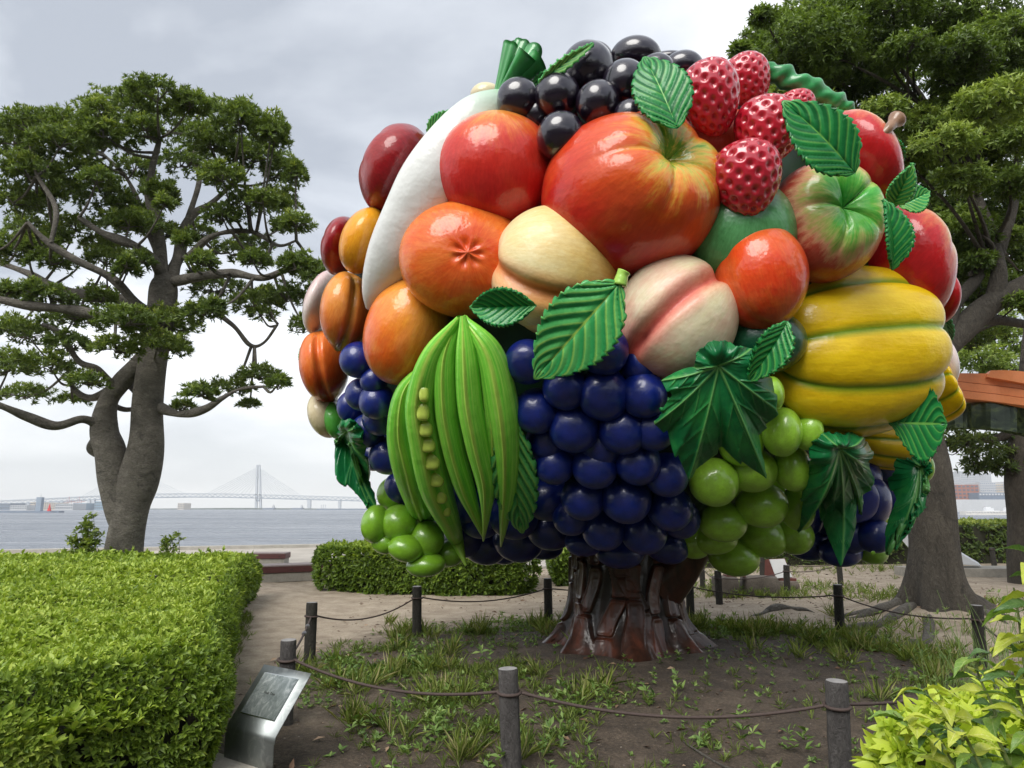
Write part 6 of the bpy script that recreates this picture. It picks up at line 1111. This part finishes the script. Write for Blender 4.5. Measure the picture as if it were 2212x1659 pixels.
def leafyplant(name, label, b0, stems, r_seed, scale=1.0, cat='plant', step=0.045, pal=(0, 0.5)):
    rs_ = np.random.RandomState(r_seed); r0 = empty(name, b0, label, cat); 
    for st, rad0 in stems:
        P = spline(st, 6); V, F = tube_vf(P, np.linspace(rad0, rad0*0.35, len(P)), 8, 0.1, 1, 30); link('stem', mesh('stem', V-np.array(b0), F), r0, mat=m_gst)
        sl = np.concatenate([[0], np.cumsum(np.linalg.norm(np.diff(P, axis=0), axis=1))]); L_ = sl[-1]; d = L_*0.25; k = 0
        while d < L_:
            p = np.array([np.interp(d, sl, P[:, i]) for i in range(3)]); f = d/L_
            for side in (0, 1):
                az = k*2.4+side*PI+rs_.uniform(-0.4, 0.4); pit = rs_.uniform(-0.35, 0.35)+0.2*f; sc_ = scale*rs_.uniform(0.65, 1.15)*(1-0.35*f)
                mi = 0 if rs_.uniform() > pal[1]*(0.4+f) else (1 if rs_.uniform() > 0.35*f+pal[0] else 2)
                o = link('leaf', BL[mi*3+rs_.randint(3)]); o.parent = r0; o.location = p-np.array(b0); o.rotation_euler = (rs_.uniform(-0.5, 0.5), -pit, az); o.scale = (sc_, sc_, sc_)
            d += step*rs_.uniform(0.7, 1.3); k += 1
    return r0
A3 = lambda px, py, d: at(px, py, d)
b0 = np.array([1.55, 1.9, 0.0])
leafyplant('broad_leaved_shrub', 'broad-leaved green shrub with veined drooping leaves growing up through the golden bush', b0,
  [([b0, A3(2090, 1640, 2.1), A3(2060, 1560, 2.1), A3(1990, 1490, 2.15)], 0.006), ([b0, A3(2060, 1650, 2.0), A3(1990, 1590, 2.0), A3(1930, 1540, 2.0)], 0.005), ([b0+[.1, 0, 0], A3(2180, 1650, 1.9), A3(2150, 1540, 1.95), A3(2110, 1440, 2.0), A3(2150, 1400, 2.0)], 0.006),
   ([b0+[.2, 0, 0], A3(2240, 1600, 1.8), A3(2215, 1450, 1.85), A3(2200, 1330, 1.9), A3(2190, 1270, 1.9)], 0.006), ([b0+[.2, 0.05, 0], A3(2260, 1500, 1.75), A3(2235, 1350, 1.8), A3(2235, 1230, 1.8), A3(2225, 1195, 1.8)], 0.005), ([b0, A3(2120, 1660, 1.8), A3(2080, 1600, 1.8), A3(2040, 1570, 1.8)], 0.005)], 5, 1.0, 'shrub', 0.034, (0.35, 0.6))
# thin green broom stems
b0 = np.array([3.55, 5.6, 0.0]); r0 = empty('broom_plant', b0, 'clump of thin rush-like green stems in front of the evergreen roots', 'plant'); rs_ = np.random.RandomState(4); q = MB()
for i in range(110):
    a = np.array([b0[0]+rs_.uniform(-0.35, 1.0), b0[1]+rs_.uniform(-0.4, 0.5), 0]); h_ = rs_.uniform(0.45, 1.0); dx_ = rs_.uniform(-0.45, 0.35)*h_; q.tube(spline([a, a+[dx_*0.4, 0, h_*0.5], a+[dx_, rs_.uniform(-.1, .1), h_]], 4), np.linspace(0.0035, 0.0016, 9), 4, False)
ob = q.make('stems', plain('broom_green', (0.13, 0.20, 0.05), 0.6, var=0.4, scale=3), r0, smooth=True, base=b0); ob['kind'] = 'stuff'
# saplings standing behind the big hedge
def sapling(px, pt, pb, Y0, label, sd_, w_=30, n=70, cat='shrub'):
    b0 = onY(px, pb, Y0)*[1, 1, 0]; r0 = empty('young_shrub', b0, label, cat, 'young shrubs in the azalea hedge'); rs_ = np.random.RandomState(sd_); q = MB(); T_ = onY(px, pt, Y0); PP = []; 
    for i in range(5):
        e_ = T_+[rs_.uniform(-1, 1)*w_*Y0/1534*0.8, rs_.uniform(-.15, .15), -abs(rs_.normal(0, 0.12))*i]; st = spline([b0, (b0+e_)/2+[rs_.uniform(-.08, .08), 0, 0.1], e_], 8); q.tube(st, np.linspace(0.010, 0.003, len(st)), 5, False); PP.append(st[len(st)//3:]+rs_.normal(0, 0.035, (len(st)-len(st)//3, 3)))
    PP = np.concatenate(PP); PP = PP[rs_.randint(0, len(PP), n)]+rs_.normal(0, 0.03, (n, 3)); q.make('stems', m_bark, r0, smooth=True, base=b0); o = leafobj('foliage', [rosettes(PP, rs_.normal(0, 0.6, PP.shape)+[0, 0, 1], 5, 0.10, 0.45, (30, 95), np.full(n, 0.72), seed=sd_, tj=0.14, droop=0.15)], f_dark, r0, b0); o['kind'] = 'stuff'
sapling(195, 1118, 1260, 12.4, 'bushy young shrub sprouting beside the old tree trunk, nearer the red beacon', 3, 34, 260); sapling(368, 1145, 1260, 12.4, 'slender young shrub sprouting beside the old tree trunk, nearer the bridge pylon', 4, 22, 130); sapling(440, 1188, 1240, 12.0, 'tiny leafy tuft poking out of the hedge top near the benches', 5, 16, 40)
# air over the harbour: one closed box round everything
hm = bpy.data.materials.new('harbour_air'); hm.use_nodes = True; t = hm.node_tree; t.nodes.remove(t.nodes['Principled BSDF']); pv_ = t.nodes.new('ShaderNodeVolumePrincipled'); pv_.inputs['Density'].default_value = 0.00018; pv_.inputs['Color'].default_value = (0.93, 0.96, 1.0, 1); t.links.new(pv_.outputs[0], t.nodes['Material Output'].inputs['Volume'])
m_ = MB(); m_.box((0, 1550, 86), (6000, 3500, 179)); hb = m_.make('haze', hm); tag(hb, kind='stuff')
#@@END
